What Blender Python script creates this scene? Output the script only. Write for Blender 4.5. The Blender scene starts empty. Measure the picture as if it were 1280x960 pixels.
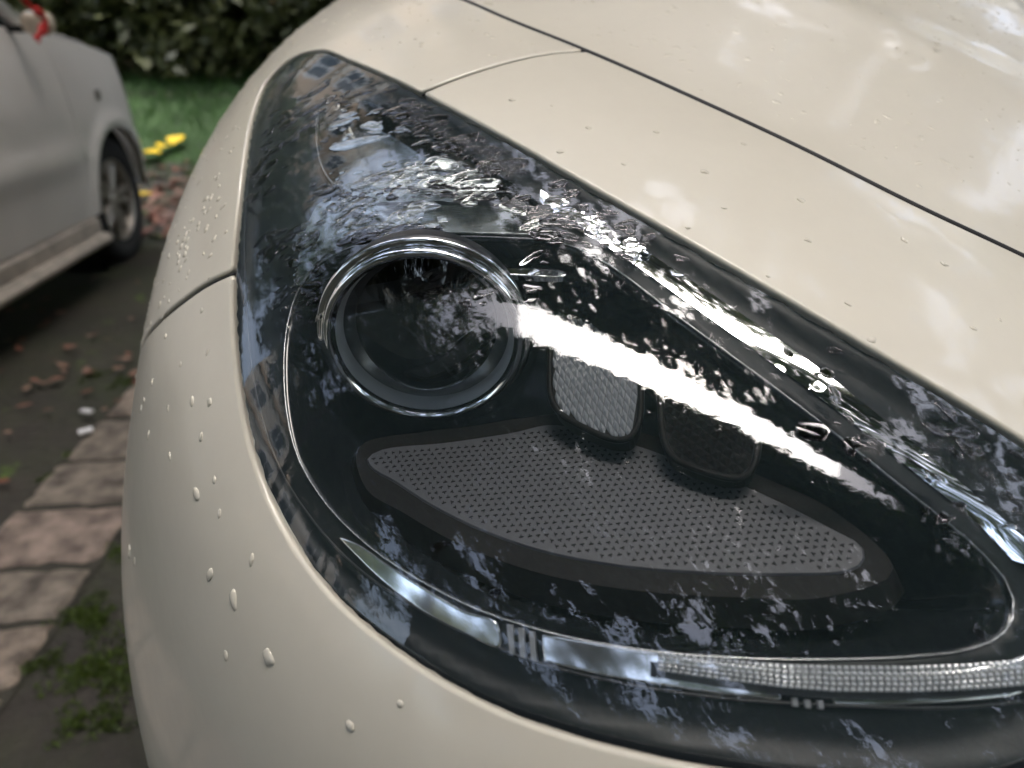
import bpy, bmesh, math, random
import numpy as np
from mathutils import Vector, Matrix, geometry, noise
rng = np.random.default_rng(7)
random.seed(7)
scene = bpy.context.scene
COL = scene.collection

# ------------------------------------------------------------------ camera
CAM = np.array([0.0, 0.0, 0.95]); PITCH = math.radians(24.7); FPX = 890.0
cam_d = bpy.data.cameras.new('camera'); cam = bpy.data.objects.new('camera', cam_d); COL.objects.link(cam)
cam.location = CAM; cam.rotation_euler = (math.pi/2-PITCH, 0, 0)
cam_d.sensor_width = 36.0; cam_d.lens = FPX/1280*36.0
cam_d.clip_start = 0.02; cam_d.clip_end = 500
cam_d.dof.use_dof = True; cam_d.dof.focus_distance = 0.35; cam_d.dof.aperture_fstop = 6.4
scene.camera = cam

# ------------------------------------------------------------------ sky, sun, exposure
SUN_EL, SUN_AZ = math.radians(80), math.radians(95)     # azimuth from +Y towards +X
world = bpy.data.worlds.new('World'); scene.world = world; world.use_nodes = True
wn = world.node_tree.nodes; wl = world.node_tree.links; wn.clear()
sky = wn.new('ShaderNodeTexSky'); sky.sky_type = 'NISHITA'; sky.sun_disc = False
sky.sun_elevation = SUN_EL; sky.sun_rotation = SUN_AZ
sky.air_density = 1.0; sky.dust_density = 4.0; sky.ozone_density = 1.0
hs = wn.new('ShaderNodeHueSaturation'); hs.inputs['Saturation'].default_value = 0.8
bg = wn.new('ShaderNodeBackground'); bg.inputs['Strength'].default_value = 0.15
wo = wn.new('ShaderNodeOutputWorld')
wl.new(sky.outputs['Color'], hs.inputs['Color']); wl.new(hs.outputs['Color'], bg.inputs['Color']); wl.new(bg.outputs['Background'], wo.inputs['Surface'])
sun_d = bpy.data.lights.new('sun', 'SUN'); sun_d.energy = 1.1; sun_d.angle = math.radians(44); sun_d.color = (1.0, 0.96, 0.91)
sun = bpy.data.objects.new('sun', sun_d); COL.objects.link(sun)
sdir = Vector((math.sin(SUN_AZ)*math.cos(SUN_EL), math.cos(SUN_AZ)*math.cos(SUN_EL), math.sin(SUN_EL)))
sun.rotation_euler = sdir.to_track_quat('Z', 'Y').to_euler()
vs = scene.view_settings; vs.view_transform = 'Standard'; vs.look = 'None'; vs.gamma = 1.0; vs.use_curve_mapping = False
vs.exposure = 2.62
cy = scene.cycles
cy.max_bounces = 9; cy.transparent_max_bounces = 16; cy.transmission_bounces = 5; cy.glossy_bounces = 5; cy.diffuse_bounces = 2
cy.use_adaptive_sampling = True; cy.adaptive_threshold = .02
cy.caustics_reflective = False; cy.caustics_refractive = False; cy.use_denoising = True
cy.sample_clamp_indirect = 6.0

# ------------------------------------------------------------------ helpers
def tag(o, label=None, cat=None, group=None, kind=None):
    if label: o['label'] = label
    if cat: o['category'] = cat
    if group: o['group'] = group
    if kind: o['kind'] = kind
    return o
def empty(name, loc=(0, 0, 0), rz=0, parent=None):
    o = bpy.data.objects.new(name, None); COL.objects.link(o); o.location = loc; o.rotation_euler = (0, 0, rz)
    if parent: o.parent = parent
    return o
def mesh_obj(name, verts, faces, mat=None, parent=None, smooth=True, normals=None, loc=None):
    me = bpy.data.meshes.new(name)
    verts = np.asarray(verts, float).tolist() if len(verts) else []
    me.from_pydata(verts, [], [tuple(int(i) for i in f) for f in faces])
    me.update()
    if smooth: me.polygons.foreach_set('use_smooth', [True]*len(me.polygons))
    if normals is not None: me.normals_split_custom_set_from_vertices([tuple(n) for n in np.asarray(normals, float)])
    if mat: me.materials.append(mat)
    o = bpy.data.objects.new(name, me); COL.objects.link(o)
    if parent: o.parent = parent
    if loc is not None: o.location = loc
    return o
def copy_tree(o, parent=None):
    c = o.copy(); COL.objects.link(c); c.parent = parent
    for ch in list(o.children): copy_tree(ch, c)
    return c
class MB:
    """collects shapes of ONE part"""
    def __init__(s): s.v = []; s.f = []
    def add(s, v, f):
        b = len(s.v); s.v += [tuple(map(float, p)) for p in v]; s.f += [tuple(int(i)+b for i in q) for q in f]
    def box(s, c, sx, sy, sz, rz=0.0, M=None):
        pts = []
        for z in (-1, 1):
            for x, y in ((-1, -1), (1, -1), (1, 1), (-1, 1)):
                p = np.array([x*sx/2, y*sy/2, z*sz/2])
                if rz: p = np.array([p[0]*math.cos(rz)-p[1]*math.sin(rz), p[0]*math.sin(rz)+p[1]*math.cos(rz), p[2]])
                if M is not None: p = M @ p
                pts.append(p+np.asarray(c, float))
        s.add(pts, [(3, 2, 1, 0), (4, 5, 6, 7), (0, 1, 5, 4), (1, 2, 6, 5), (2, 3, 7, 6), (3, 0, 4, 7)])
    def tube(s, pts, rad, n=8, cap=True):
        pts = np.asarray(pts, float); m = len(pts); rad = np.broadcast_to(np.asarray(rad, float), (m,))
        up = np.array([0.13, 0.27, 0.95]); V = []; F = []
        for i in range(m):
            t = pts[min(i+1, m-1)]-pts[max(i-1, 0)]; t /= np.linalg.norm(t)+1e-12
            a = np.cross(t, up)
            if np.linalg.norm(a) < 1e-3: a = np.cross(t, np.array([1.0, 0, 0]))
            a /= np.linalg.norm(a); b = np.cross(t, a)
            for k in range(n):
                w = 2*math.pi*k/n; V.append(pts[i]+rad[i]*(math.cos(w)*a+math.sin(w)*b))
        for i in range(m-1):
            for k in range(n):
                k2 = (k+1) % n; F.append((i*n+k, i*n+k2, (i+1)*n+k2, (i+1)*n+k))
        if cap: F.append(tuple(range(n))[::-1]); F.append(tuple((m-1)*n+k for k in range(n)))
        s.add(V, F)
    def lathe(s, prof, M, o, n=64, close=False):
        """prof: (r, z) list; axis = M[:,2]"""
        V = []; F = []; m = len(prof)
        for r, z in prof:
            for k in range(n):
                w = 2*math.pi*k/n; V.append(np.asarray(o)+M @ np.array([r*math.cos(w), r*math.sin(w), z]))
        for i in range(m-1 if not close else m):
            j = (i+1) % m
            for k in range(n):
                k2 = (k+1) % n; F.append((i*n+k, i*n+k2, j*n+k2, j*n+k))
        s.add(V, F)
    def build(s, name, mat=None, parent=None, smooth=False, loc=None): return mesh_obj(name, s.v, s.f, mat, parent, smooth, loc=loc)
def spline(P, step=None, n=None, closed=False):
    """Catmull-Rom (centripetal-ish) through points, resampled evenly"""
    P = np.asarray(P, float); N = len(P); out = []
    rngi = range(N if closed else N-1)
    for i in rngi:
        p1, p2 = P[i], P[(i+1) % N]
        p0 = P[(i-1) % N] if (closed or i > 0) else 2*p1-p2
        p3 = P[(i+2) % N] if (closed or i+2 < N) else 2*p2-p1
        d1 = max(np.linalg.norm(p1-p0), 1e-9)**.5; d2 = max(np.linalg.norm(p2-p1), 1e-9)**.5; d3 = max(np.linalg.norm(p3-p2), 1e-9)**.5
        m1 = ((p1-p0)/d1-(p2-p0)/(d1+d2)+(p2-p1)/d2)*d2; m2 = ((p2-p1)/d2-(p3-p1)/(d2+d3)+(p3-p2)/d3)*d2
        for t in np.linspace(0, 1, 24, endpoint=False):
            out.append((2*t**3-3*t*t+1)*p1+(t**3-2*t*t+t)*m1+(-2*t**3+3*t*t)*p2+(t**3-t*t)*m2)
    out.append(P[0] if closed else P[-1]); out = np.array(out)
    L = np.r_[0, np.cumsum(np.linalg.norm(np.diff(out, axis=0), axis=1))]
    if n is None: n = max(3, int(L[-1]/step)+1)
    q = np.linspace(0, L[-1], n)
    R = np.stack([np.interp(q, L, out[:, k]) for k in range(out.shape[1])], 1)
    return R[:-1] if closed else R
def in_poly(pts, poly):
    pts = np.asarray(pts); poly = np.asarray(poly); x, y = pts[:, 0], pts[:, 1]; r = np.zeros(len(pts), bool)
    x1, y1 = poly[:, 0], poly[:, 1]; x2, y2 = np.roll(x1, -1), np.roll(y1, -1)
    for a, b, c, d in zip(x1, y1, x2, y2):
        if b == d: continue
        m = ((b > y) != (d > y)) & (x < (c-a)*(y-b)/(d-b)+a); r ^= m
    return r
def dist_poly(pts, poly, closed=True):
    pts = np.asarray(pts); poly = np.asarray(poly); best = np.full(len(pts), 1e9)
    B = np.roll(poly, -1, axis=0) if closed else poly[1:]; A = poly if closed else poly[:-1]
    for a, b in zip(A, B):
        ab = b-a; t = np.clip(((pts-a)@ab)/(ab@ab+1e-18), 0, 1); best = np.minimum(best, np.linalg.norm(pts-(a+t[:, None]*ab), axis=1))
    return best
def cdt(poly, interior, loops=()):
    """triangulate polygon (2d) with interior points and extra constraint loops"""
    V = [tuple(p) for p in poly]; E = [(i, (i+1) % len(poly)) for i in range(len(poly))]
    for lp in loops:
        b = len(V); V += [tuple(p) for p in lp]; E += [(b+i, b+(i+1) % len(lp)) for i in range(len(lp))]
    V += [tuple(p) for p in interior]
    r = geometry.delaunay_2d_cdt([Vector(p) for p in V], E, [], 0, 1e-7)
    v = np.array([tuple(p) for p in r[0]]); f = np.array([t for t in r[2] if len(t) == 3], int)
    k = in_poly(v[f].mean(1), poly)
    return v, f[k]
def hexgrid(lo, hi, step):
    out = []; y = lo[1]; j = 0
    while y < hi[1]:
        x = np.arange(lo[0]+(step/2 if j % 2 else 0), hi[0], step); out.append(np.stack([x, np.full(len(x), y)], 1)); y += step*.866; j += 1
    return np.concatenate(out)
def offset_loop(P, d):
    """offset a closed 2d loop to its left by d (array or scalar)"""
    t1 = P-np.roll(P, 1, axis=0); t2 = np.roll(P, -1, axis=0)-P
    t1 /= np.linalg.norm(t1, axis=1)[:, None]+1e-12; t2 /= np.linalg.norm(t2, axis=1)[:, None]+1e-12
    n1 = np.stack([-t1[:, 1], t1[:, 0]], 1); n2 = np.stack([-t2[:, 1], t2[:, 0]], 1)
    n = n1+n2; l = np.linalg.norm(n, axis=1)[:, None]; n = n/np.maximum(l, .3)*2/np.maximum(l, .9)
    return P+n*np.broadcast_to(np.asarray(d, float), (len(P),))[:, None], n/(np.linalg.norm(n, axis=1)[:, None]+1e-12)
def area2(P): return .5*np.sum(P[:, 0]*np.roll(P[:, 1], -1)-P[:, 1]*np.roll(P[:, 0], -1))
def ccw(P): return P if area2(P) > 0 else P[::-1].copy()

# ------------------------------------------------------------------ materials
def nmat(name):
    m = bpy.data.materials.new(name); m.use_nodes = True
    return m, m.node_tree.nodes, m.node_tree.links, m.node_tree.nodes['Principled BSDF']
def pbr(name, col, rough=.5, metal=0.0, ior=1.5, coat=0.0, coat_rough=.03, spec=.5, noise_amt=0.0, noise_scale=20, bump=0.0, bump_scale=60):
    m, n, l, b = nmat(name)
    b.inputs['Base Color'].default_value = (*col, 1); b.inputs['Roughness'].default_value = rough; b.inputs['Metallic'].default_value = metal
    b.inputs['IOR'].default_value = ior; b.inputs['Coat Weight'].default_value = coat; b.inputs['Coat Roughness'].default_value = coat_rough
    b.inputs['Specular IOR Level'].default_value = spec
    if noise_amt:
        tc = n.new('ShaderNodeTexCoord'); t = n.new('ShaderNodeTexNoise'); t.inputs['Scale'].default_value = noise_scale; t.inputs['Detail'].default_value = 8
        r = n.new('ShaderNodeValToRGB'); a = 1-noise_amt; c = 1+noise_amt
        r.color_ramp.elements[0].position = .3; r.color_ramp.elements[1].position = .7
        r.color_ramp.elements[0].color = (*[x*a for x in col], 1); r.color_ramp.elements[1].color = (*[min(1, x*c) for x in col], 1)
        l.new(tc.outputs['Object'], t.inputs['Vector']); l.new(t.outputs['Fac'], r.inputs['Fac']); l.new(r.outputs['Color'], b.inputs['Base Color'])
    if bump:
        tc = n.new('ShaderNodeTexCoord'); t = n.new('ShaderNodeTexNoise'); t.inputs['Scale'].default_value = bump_scale; t.inputs['Detail'].default_value = 6
        bp = n.new('ShaderNodeBump'); bp.inputs['Strength'].default_value = bump; bp.inputs['Distance'].default_value = .01
        l.new(tc.outputs['Object'], t.inputs['Vector']); l.new(t.outputs['Fac'], bp.inputs['Height']); l.new(bp.outputs['Normal'], b.inputs['Normal'])
    return m

# ------------------------------------------------------------------ the car corner: one smooth body surface
FW = np.array([0, math.cos(PITCH), -math.sin(PITCH)]); UPV = np.array([0, math.sin(PITCH), math.cos(PITCH)]); RT = np.array([1.0, 0, 0])
BX = [0.405, 1.068, 0.5067, 0.8274, 1.0206, 0.4166, 2.9482, 2.5473, 0.0156, 0.1713, 0.3806]
BC = np.array(BX[:3]); BR = np.array(BX[3:6]); E1, E2 = BX[6], BX[7]
def _rot(a, b, c):
    ca, sa, cb, sb, cc, sc = math.cos(a), math.sin(a), math.cos(b), math.sin(b), math.cos(c), math.sin(c)
    return np.array([[ca, -sa, 0], [sa, ca, 0], [0, 0, 1]]) @ np.array([[1, 0, 0], [0, cb, -sb], [0, sb, cb]]) @ np.array([[cc, 0, sc], [0, 1, 0], [-sc, 0, cc]])
BM = _rot(*BX[8:11])
def gfun(q):
    q = np.abs(q)+1e-9
    return ((q[..., 0]**E2+q[..., 1]**E2)**(E1/E2)+q[..., 2]**E1)**(1/E1)
def loc(p):
    q = (np.asarray(p, float)-BC) @ BM
    r = np.broadcast_to(BR, q.shape).copy()
    r[..., 1] = np.where(q[..., 1] > 0, BR[1]*1.0, BR[1]); r[..., 2] = np.where(q[..., 2] < 0, .42, BR[2])
    return q/r
def unloc(q):
    r = np.broadcast_to(BR, q.shape).copy()
    r[..., 2] = np.where(q[..., 2] < 0, .42, BR[2])
    return (q*r) @ BM.T+BC
def pray(u, v):
    d = FW+((np.asarray(u, float)-640)/FPX)[..., None]*RT+((480-np.asarray(v, float))/FPX)[..., None]*UPV
    return d/np.linalg.norm(d, axis=-1, keepdims=True)
_ts = np.linspace(.15, 1.6, 220)
def surf_t(px):
    """distance along each photo ray to the body surface"""
    px = np.atleast_2d(np.asarray(px, float)); out = np.empty(len(px))
    for c0 in range(0, len(px), 400):
        d = pray(px[c0:c0+400, 0], px[c0:c0+400, 1]); g = gfun(loc(CAM+d[:, None, :]*_ts[None, :, None]))-1
        neg = g < 0; hit = neg.any(1); k = np.where(hit, neg.argmax(1), 1); a = _ts[np.maximum(k-1, 0)].copy(); b = _ts[k].copy()
        for _ in range(26):
            m = (a+b)/2; ins = gfun(loc(CAM+d*m[:, None])) < 1; b = np.where(ins, m, b); a = np.where(ins, a, m)
        out[c0:c0+400] = np.where(hit, a, _ts[g.argmin(1)])
    return out
def pt(px, depth=0.0):
    """3d points behind photo pixels: on the body surface, plus a depth behind it"""
    px = np.atleast_2d(np.asarray(px, float)); t = surf_t(px)+np.asarray(depth)
    return CAM+pray(px[:, 0], px[:, 1])*t[:, None]
# chart: stereographic map of the direction from the body's centre
_q0 = loc(pt([(560, 330)]))[0]; D0 = _q0/np.linalg.norm(_q0)
D1 = np.cross(D0, [0, 0, 1.0]); D1 /= np.linalg.norm(D1); D2 = np.cross(D1, D0)
def chart(p):
    q = loc(p); q = q/np.linalg.norm(q, axis=-1, keepdims=True)
    return np.stack([q@D1, q@D2], -1)/(1+q@D0)[..., None]
def lift(S, depth=0.0):
    """chart -> body surface (optionally sunk by depth in metres along the normal)"""
    S = np.atleast_2d(np.asarray(S, float)); w = (S**2).sum(1)[:, None]
    q = (2*S[:, :1]*D1+2*S[:, 1:]*D2+(1-w)*D0)/(1+w)
    P = unloc(q/gfun(q)[:, None])
    d = np.broadcast_to(np.asarray(depth, float), (len(S),))
    if np.any(d != 0): P = P-normal(S)*d[:, None]
    return P
def normal(S):
    e = 1e-4; a = lift(S+np.array([e, 0]))-lift(S-np.array([e, 0])); b = lift(S+np.array([0, e]))-lift(S-np.array([0, e]))
    n = np.cross(a, b); n /= np.linalg.norm(n, axis=1)[:, None]
    c = lift(S)-BC; s = np.sign((n*c).sum(1)); return n*s[:, None]
def metric(S):
    e = 1e-4; a = np.linalg.norm(lift(S+np.array([e, 0]))-lift(S-np.array([e, 0])), axis=1)/(2*e)
    b = np.linalg.norm(lift(S+np.array([0, e]))-lift(S-np.array([0, e])), axis=1)/(2*e); return np.sqrt(a*b)
def cpx(px, depth=0.0): return chart(pt(px, depth))

# --- panel lines, read off the photograph and laid onto the body surface
lamp_px = [(400, 62), (440, 76), (490, 97), (540, 122), (640, 176), (760, 245), (900, 325), (1040, 407), (1160, 478), (1280, 551), (1370, 612), (1430, 690),
           (1440, 800), (1390, 905), (1280, 965), (1150, 985), (1040, 978), (920, 962), (830, 946), (720, 919), (620, 884), (540, 842), (470, 794), (410, 740), (365, 681), (335, 625), (312, 560), (298, 490),
           (291, 420), (290, 345), (296, 270), (304, 200), (314, 145), (333, 100), (362, 73)]
LAMP = ccw(spline(cpx(lamp_px), closed=True, n=260))
hood_px = [(580, 0), (640, 26), (730, 62), (860, 119), (1000, 184), (1140, 254), (1280, 320)]
HG = cpx(hood_px)
a0 = HG[0]+(HG[0]-HG[1])/np.linalg.norm(HG[0]-HG[1])*.5; a1 = HG[-1]+(HG[-1]-HG[-2])/np.linalg.norm(HG[-1]-HG[-2])*.12
HGL = spline(np.vstack([a0[None], HG, a1[None]]), step=.006)
seamA = cpx([(290, 341), (262, 352), (225, 378), (196, 404), (180, 425)]); seamA = np.vstack([seamA, seamA[-1]+(seamA[-1]-seamA[-2])*np.array([[6.0], [14.0]])])
seamB = cpx([(535, 108), (575, 96), (640, 76), (690, 66), (735, 62)])

def panel(name, poly, mat, parent, step=.012, gap=.0008, lip=.0024, deep=.014, extra=None, fine=None):
    """a body panel: trimmed patch of the body surface with a rolled edge all round"""
    P = ccw(np.asarray(poly)); m = metric(P)
    P, _ = offset_loop(P, gap/m)
    inner, nin = offset_loop(P, lip/m)
    lo, hi = inner.min(0), inner.max(0)
    pts = hexgrid(lo, hi, step)
    if fine is not None:                                # coarser far from the camera
        near = np.linalg.norm(pts-np.array([0, .02]), axis=1) < fine
        far = hexgrid(lo, hi, step*4); far = far[np.linalg.norm(far-np.array([0, .02]), axis=1) >= fine]
        pts = np.concatenate([pts[near], far])
    pts = pts[in_poly(pts, inner)]; pts = pts[dist_poly(pts, inner) > step*.45]
    V, F = cdt(inner, pts)
    f3 = (lambda S: lift(S)) if extra is None else (lambda S: lift(S)+extra(S))
    def nf(S):
        e = 2e-4; a = f3(S+np.array([e, 0]))-f3(S-np.array([e, 0])); b = f3(S+np.array([0, e]))-f3(S-np.array([0, e]))
        n = np.cross(a, b); n /= np.linalg.norm(n, axis=1)[:, None]; return n*np.sign((n*(lift(S)-BC)).sum(1))[:, None]
    p3 = f3(V); n3 = nf(V)
    # find inner-loop vertices in V (first len(inner) in order)
    idx = np.arange(len(inner))
    n_in = nf(inner); base = f3(inner); edge = f3(P); T = edge-base; T -= (T*n_in).sum(1)[:, None]*n_in
    T /= np.linalg.norm(T, axis=1)[:, None]+1e-12
    rows_p, rows_n = [], []
    for a in (22, 45, 68, 90):
        r = math.radians(a); rows_p.append(base+T*lip*math.sin(r)-n_in*lip*(1-math.cos(r))); rows_n.append(n_in*math.cos(r)+T*math.sin(r))
    rows_p.append(rows_p[-1]-n_in*deep); rows_n.append(T)
    k = len(inner); allp = [p3]+rows_p; alln = [n3]+rows_n; F = [tuple(f) for f in F]; off = len(p3); prev = idx
    for i in range(len(rows_p)):
        cur = np.arange(k)+off; off += k
        for j in range(k):
            j2 = (j+1) % k; F.append((prev[j], cur[j], cur[j2], prev[j2]))
        prev = cur
    allp = np.concatenate(allp); alln = np.concatenate(alln)
    # consistent winding with the normals
    F2 = []
    for f in F:
        a, b, c = allp[f[0]], allp[f[1]], allp[f[2]]
        F2.append(f if np.dot(np.cross(b-a, c-a), alln[f[0]]+alln[f[1]]+alln[f[2]]) > 0 else f[::-1])
    return mesh_obj(name, allp, F2, mat, parent, True, alln)

def mat_paint():
    m, n, l, b = nmat('cream_paint')
    tc = n.new('ShaderNodeTexCoord')
    t = n.new('ShaderNodeTexNoise'); t.inputs['Scale'].default_value = 9; t.inputs['Detail'].default_value = 9; t.inputs['Roughness'].default_value = .7
    r = n.new('ShaderNodeValToRGB'); r.color_ramp.elements[0].position = .32; r.color_ramp.elements[1].position = .66
    r.color_ramp.elements[0].color = (.63, .585, .485, 1); r.color_ramp.elements[1].color = (.67, .625, .52, 1)
    l.new(tc.outputs['Object'], t.inputs['Vector']); l.new(t.outputs['Fac'], r.inputs['Fac']); l.new(r.outputs['Color'], b.inputs['Base Color'])
    b.inputs['Roughness'].default_value = .38; b.inputs['Coat Weight'].default_value = .48; b.inputs['Coat Roughness'].default_value = .05
    # thin film of rain: soft streaky waviness of the clear coat, and fine grit
    mp = n.new('ShaderNodeMapping'); mp.inputs['Scale'].default_value = (60, 22, 60); mp.inputs['Rotation'].default_value = (0, 0, .4)
    t2 = n.new('ShaderNodeTexNoise'); t2.inputs['Scale'].default_value = 1.0; t2.inputs['Detail'].default_value = 3
    bp = n.new('ShaderNodeBump'); bp.inputs['Strength'].default_value = .09; bp.inputs['Distance'].default_value = .004
    l.new(tc.outputs['Object'], mp.inputs['Vector']); l.new(mp.outputs['Vector'], t2.inputs['Vector']); l.new(t2.outputs['Fac'], bp.inputs['Height'])
    l.new(bp.outputs['Normal'], b.inputs['Coat Normal'])
    return m
PAINT = mat_paint()
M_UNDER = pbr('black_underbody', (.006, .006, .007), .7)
car = empty('cream_car', (0.35, 0.9, 0))
tag(car, 'cream car with rain-beaded paint and black-framed headlamp, front corner filling the photograph', 'car')
def under_car(o): o.location = (-car.location.x, -car.location.y, -car.location.z); return o
BOX0, BOX1 = np.array([-.95, -.95]), np.array([.78, .95])
# hood
hood_front = spline([HGL[-1], (-.24, .33), (-.33, .55), (-.38, .95)], step=.02)
hood_poly = np.vstack([HGL, hood_front[1:], spline([(-.38, .95), (.78, .95)], step=.05)[1:], spline([(.78, .95), HGL[0]], step=.04)[1:-1]])
HOOD_EDGE = np.vstack([HGL, hood_front[1:]])
def hood_lift(S):
    S = np.atleast_2d(S); d = dist_poly(S, HOOD_EDGE, False)*1.75
    z = .46*(np.sqrt(d*d+.05**2)-.05); z = .21*np.tanh(z/.21)
    crease = .006*np.exp(-((d-.16)/.022)**2)
    return np.stack([np.zeros(len(S)), np.zeros(len(S)), z+crease-.001*np.exp(-d/.02)], 1)
under_car(panel('hood', hood_poly, PAINT, car, extra=hood_lift, fine=.5, gap=.0050, lip=.0018))
# index helpers along the loops
def nearest(P, q): return int(np.argmin(np.linalg.norm(P-q, axis=1)))
LA = nearest(LAMP, seamA[0]); LB = nearest(LAMP, seamB[0]); HB = nearest(HGL, seamB[-1])
def arc(P, i, j, sgn):
    out = [P[i]]
    while i != j: i = (i+sgn) % len(P); out.append(P[i])
    return np.array(out)
tipi = nearest(LAMP, cpx([(400, 62)])[0])
def via(i, j, k):      # does going + from i to j pass k ?
    return (k-i) % len(LAMP) <= (j-i) % len(LAMP)
sg = 1 if via(LA, LB, tipi) else -1
lampTip = arc(LAMP, LA, LB, sg); lampRest = arc(LAMP, LB, LA, sg)
sA = spline(np.vstack([LAMP[LA][None], seamA[1:]]), step=.008); sB = spline(np.vstack([LAMP[LB][None], seamB[1:-1], HGL[HB][None]]), step=.008)
# fender: seam A outwards -> chart border -> rear -> hood gap -> seam B -> lamp tip
fender_poly = np.vstack([sA[::-1], lampTip[1:-1], sB, HGL[:HB][::-1], spline([HGL[0], (.78, -.3), (.78, -.95)], step=.05)[1:], spline([(.78, -.95), sA[-1]], step=.04)[1:-1]])
under_car(panel('fender', fender_poly, PAINT, car, fine=.5, lip=.0018))
bumper_poly = np.vstack([sA, spline([sA[-1], (.3, -.95), (-.95, -.95)], step=.05)[1:], spline([(-.95, -.95), (-.95, .95)], step=.05)[1:], spline([(-.95, .95), (-.38, .95)], step=.05)[1:],
                         hood_front[::-1][1:], HGL[HB:][::-1][1:], sB[::-1][1:], lampRest[1:-1]])
under_car(panel('bumper', bumper_poly, PAINT, car, fine=.5))
m = MB(); m.tube(lift(HGL, .0012), .0024, 8); under_car(m.build('hood_shadow_strip', M_UNDER, car, True))  # black tube laid in the hood gap stands in for its shade
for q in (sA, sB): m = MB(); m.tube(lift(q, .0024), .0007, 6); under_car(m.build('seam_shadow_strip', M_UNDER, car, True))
# dark structure behind the panel gaps
bx = np.array([(-.94, -.94), (.77, -.94), (.77, .94), (-.94, .94)])
bxl = spline(np.vstack([bx, bx[:1]]), step=.05)[:-1]
g = hexgrid(*[b for b in (BOX0+.02, BOX1-.02)], .03); ll = LAMP[::2]
g = g[(dist_poly(g, ll) > .012)]
V, F = cdt(ccw(bx if False else bxl), g, [ll]); F = F[~in_poly(V[F].mean(1), ll)]
dh = np.where(in_poly(V, hood_poly), 1, 0)[:, None]
under_car(mesh_obj('inner_structure', lift(V, .014)+hood_lift(V)*dh*.9, F, M_UNDER, car))

# ------------------------------------------------------------------ the headlamp
def mat_clear(name, rough=.0, tint=(1, 1, 1), ior=1.5, bump=.0, mapping=(1, 1, 1), scale=40, detail=3, haze=.014):
    m = bpy.data.materials.new(name); m.use_nodes = True; n = m.node_tree.nodes; l = m.node_tree.links; n.clear()
    out = n.new('ShaderNodeOutputMaterial'); mix = n.new('ShaderNodeMixShader'); lw_ = n.new('ShaderNodeLayerWeight'); lw_.inputs['Blend'].default_value = .5     # thin sheet: the same reflectance from both sides
    pw = n.new('ShaderNodeMath'); pw.operation = 'POWER'; pw.inputs[1].default_value = 5.0; fr = n.new('ShaderNodeMath'); fr.operation = 'MULTIPLY_ADD'
    f0 = ((ior-1)/(ior+1))**2; fr.inputs[1].default_value = 1-f0; fr.inputs[2].default_value = f0; l.new(lw_.outputs['Facing'], pw.inputs[0]); l.new(pw.outputs[0], fr.inputs[0])
    tr = n.new('ShaderNodeBsdfTransparent'); tr.inputs['Color'].default_value = (*tint, 1); gl = n.new('ShaderNodeBsdfGlossy'); gl.inputs['Roughness'].default_value = rough
    l.new(fr.outputs[0], mix.inputs['Fac']); l.new(tr.outputs['BSDF'], mix.inputs[1]); l.new(gl.outputs['BSDF'], mix.inputs[2])
    df = n.new('ShaderNodeBsdfDiffuse'); df.inputs['Color'].default_value = (.5, .74, .8, 1); m2 = n.new('ShaderNodeMixShader'); m2.inputs['Fac'].default_value = haze
    l.new(mix.outputs['Shader'], m2.inputs[1]); l.new(df.outputs['BSDF'], m2.inputs[2]); l.new(m2.outputs['Shader'], out.inputs['Surface'])
    if bump:
        tc = n.new('ShaderNodeTexCoord'); mp = n.new('ShaderNodeMapping'); mp.inputs['Scale'].default_value = mapping
        t = n.new('ShaderNodeTexNoise'); t.inputs['Scale'].default_value = scale; t.inputs['Detail'].default_value = detail
        bp = n.new('ShaderNodeBump'); bp.inputs['Strength'].default_value = bump; bp.inputs['Distance'].default_value = .003
        l.new(tc.outputs['Object'], mp.inputs['Vector']); l.new(mp.outputs['Vector'], t.inputs['Vector']); l.new(t.outputs['Fac'], bp.inputs['Height'])
        l.new(bp.outputs['Normal'], gl.inputs['Normal']); l.new(bp.outputs['Normal'], lw_.inputs['Normal'])
    return m
M_LENS = mat_clear('clear_polycarbonate', .022, (.97, .98, .98), 1.62, bump=.022, mapping=(1.0, 2.2, 2.2), scale=45)
M_BEZEL = pbr('black_bezel_plastic', (.008, .0095, .011), .14, noise_amt=.25, noise_scale=30)
M_SATIN = pbr('satin_black_plastic', (.012, .014, .017), .35)
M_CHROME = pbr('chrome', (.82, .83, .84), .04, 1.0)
M_DCHROME = pbr('dark_chrome', (.24, .26, .25), .2, .9, bump=.05, bump_scale=70)
M_GREYCONE = pbr('silver_cone', (.88, .89, .89), .25, .35)
M_TRAY = pbr('charcoal_tray_plastic', (.024, .025, .030), .5, noise_amt=.12, noise_scale=180)
M_MARK = pbr('tray_mark_black', (.003, .003, .004), .4, spec=.1)
M_PROJ = pbr('projector_glass', (.004, .004, .005), .0, ior=1.95)
M_PRISM = pbr('clear_prism_plastic', (.20, .215, .23), .2, .1)
M_BARP = pbr('light_bar_prism', (.58, .60, .61), .12, .3)
M_DPRISM = pbr('smoked_prism_plastic', (.006, .005, .0045), .5, spec=.08)
M_MIRROR = pbr('mirror_strip', (.86, .87, .86), .09, .96)
M_LINE = pbr('bright_edge', (.42, .43, .44), .25, .9)
M_BAR = pbr('grey_divider_bar', (.20, .21, .22), .35)

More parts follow.
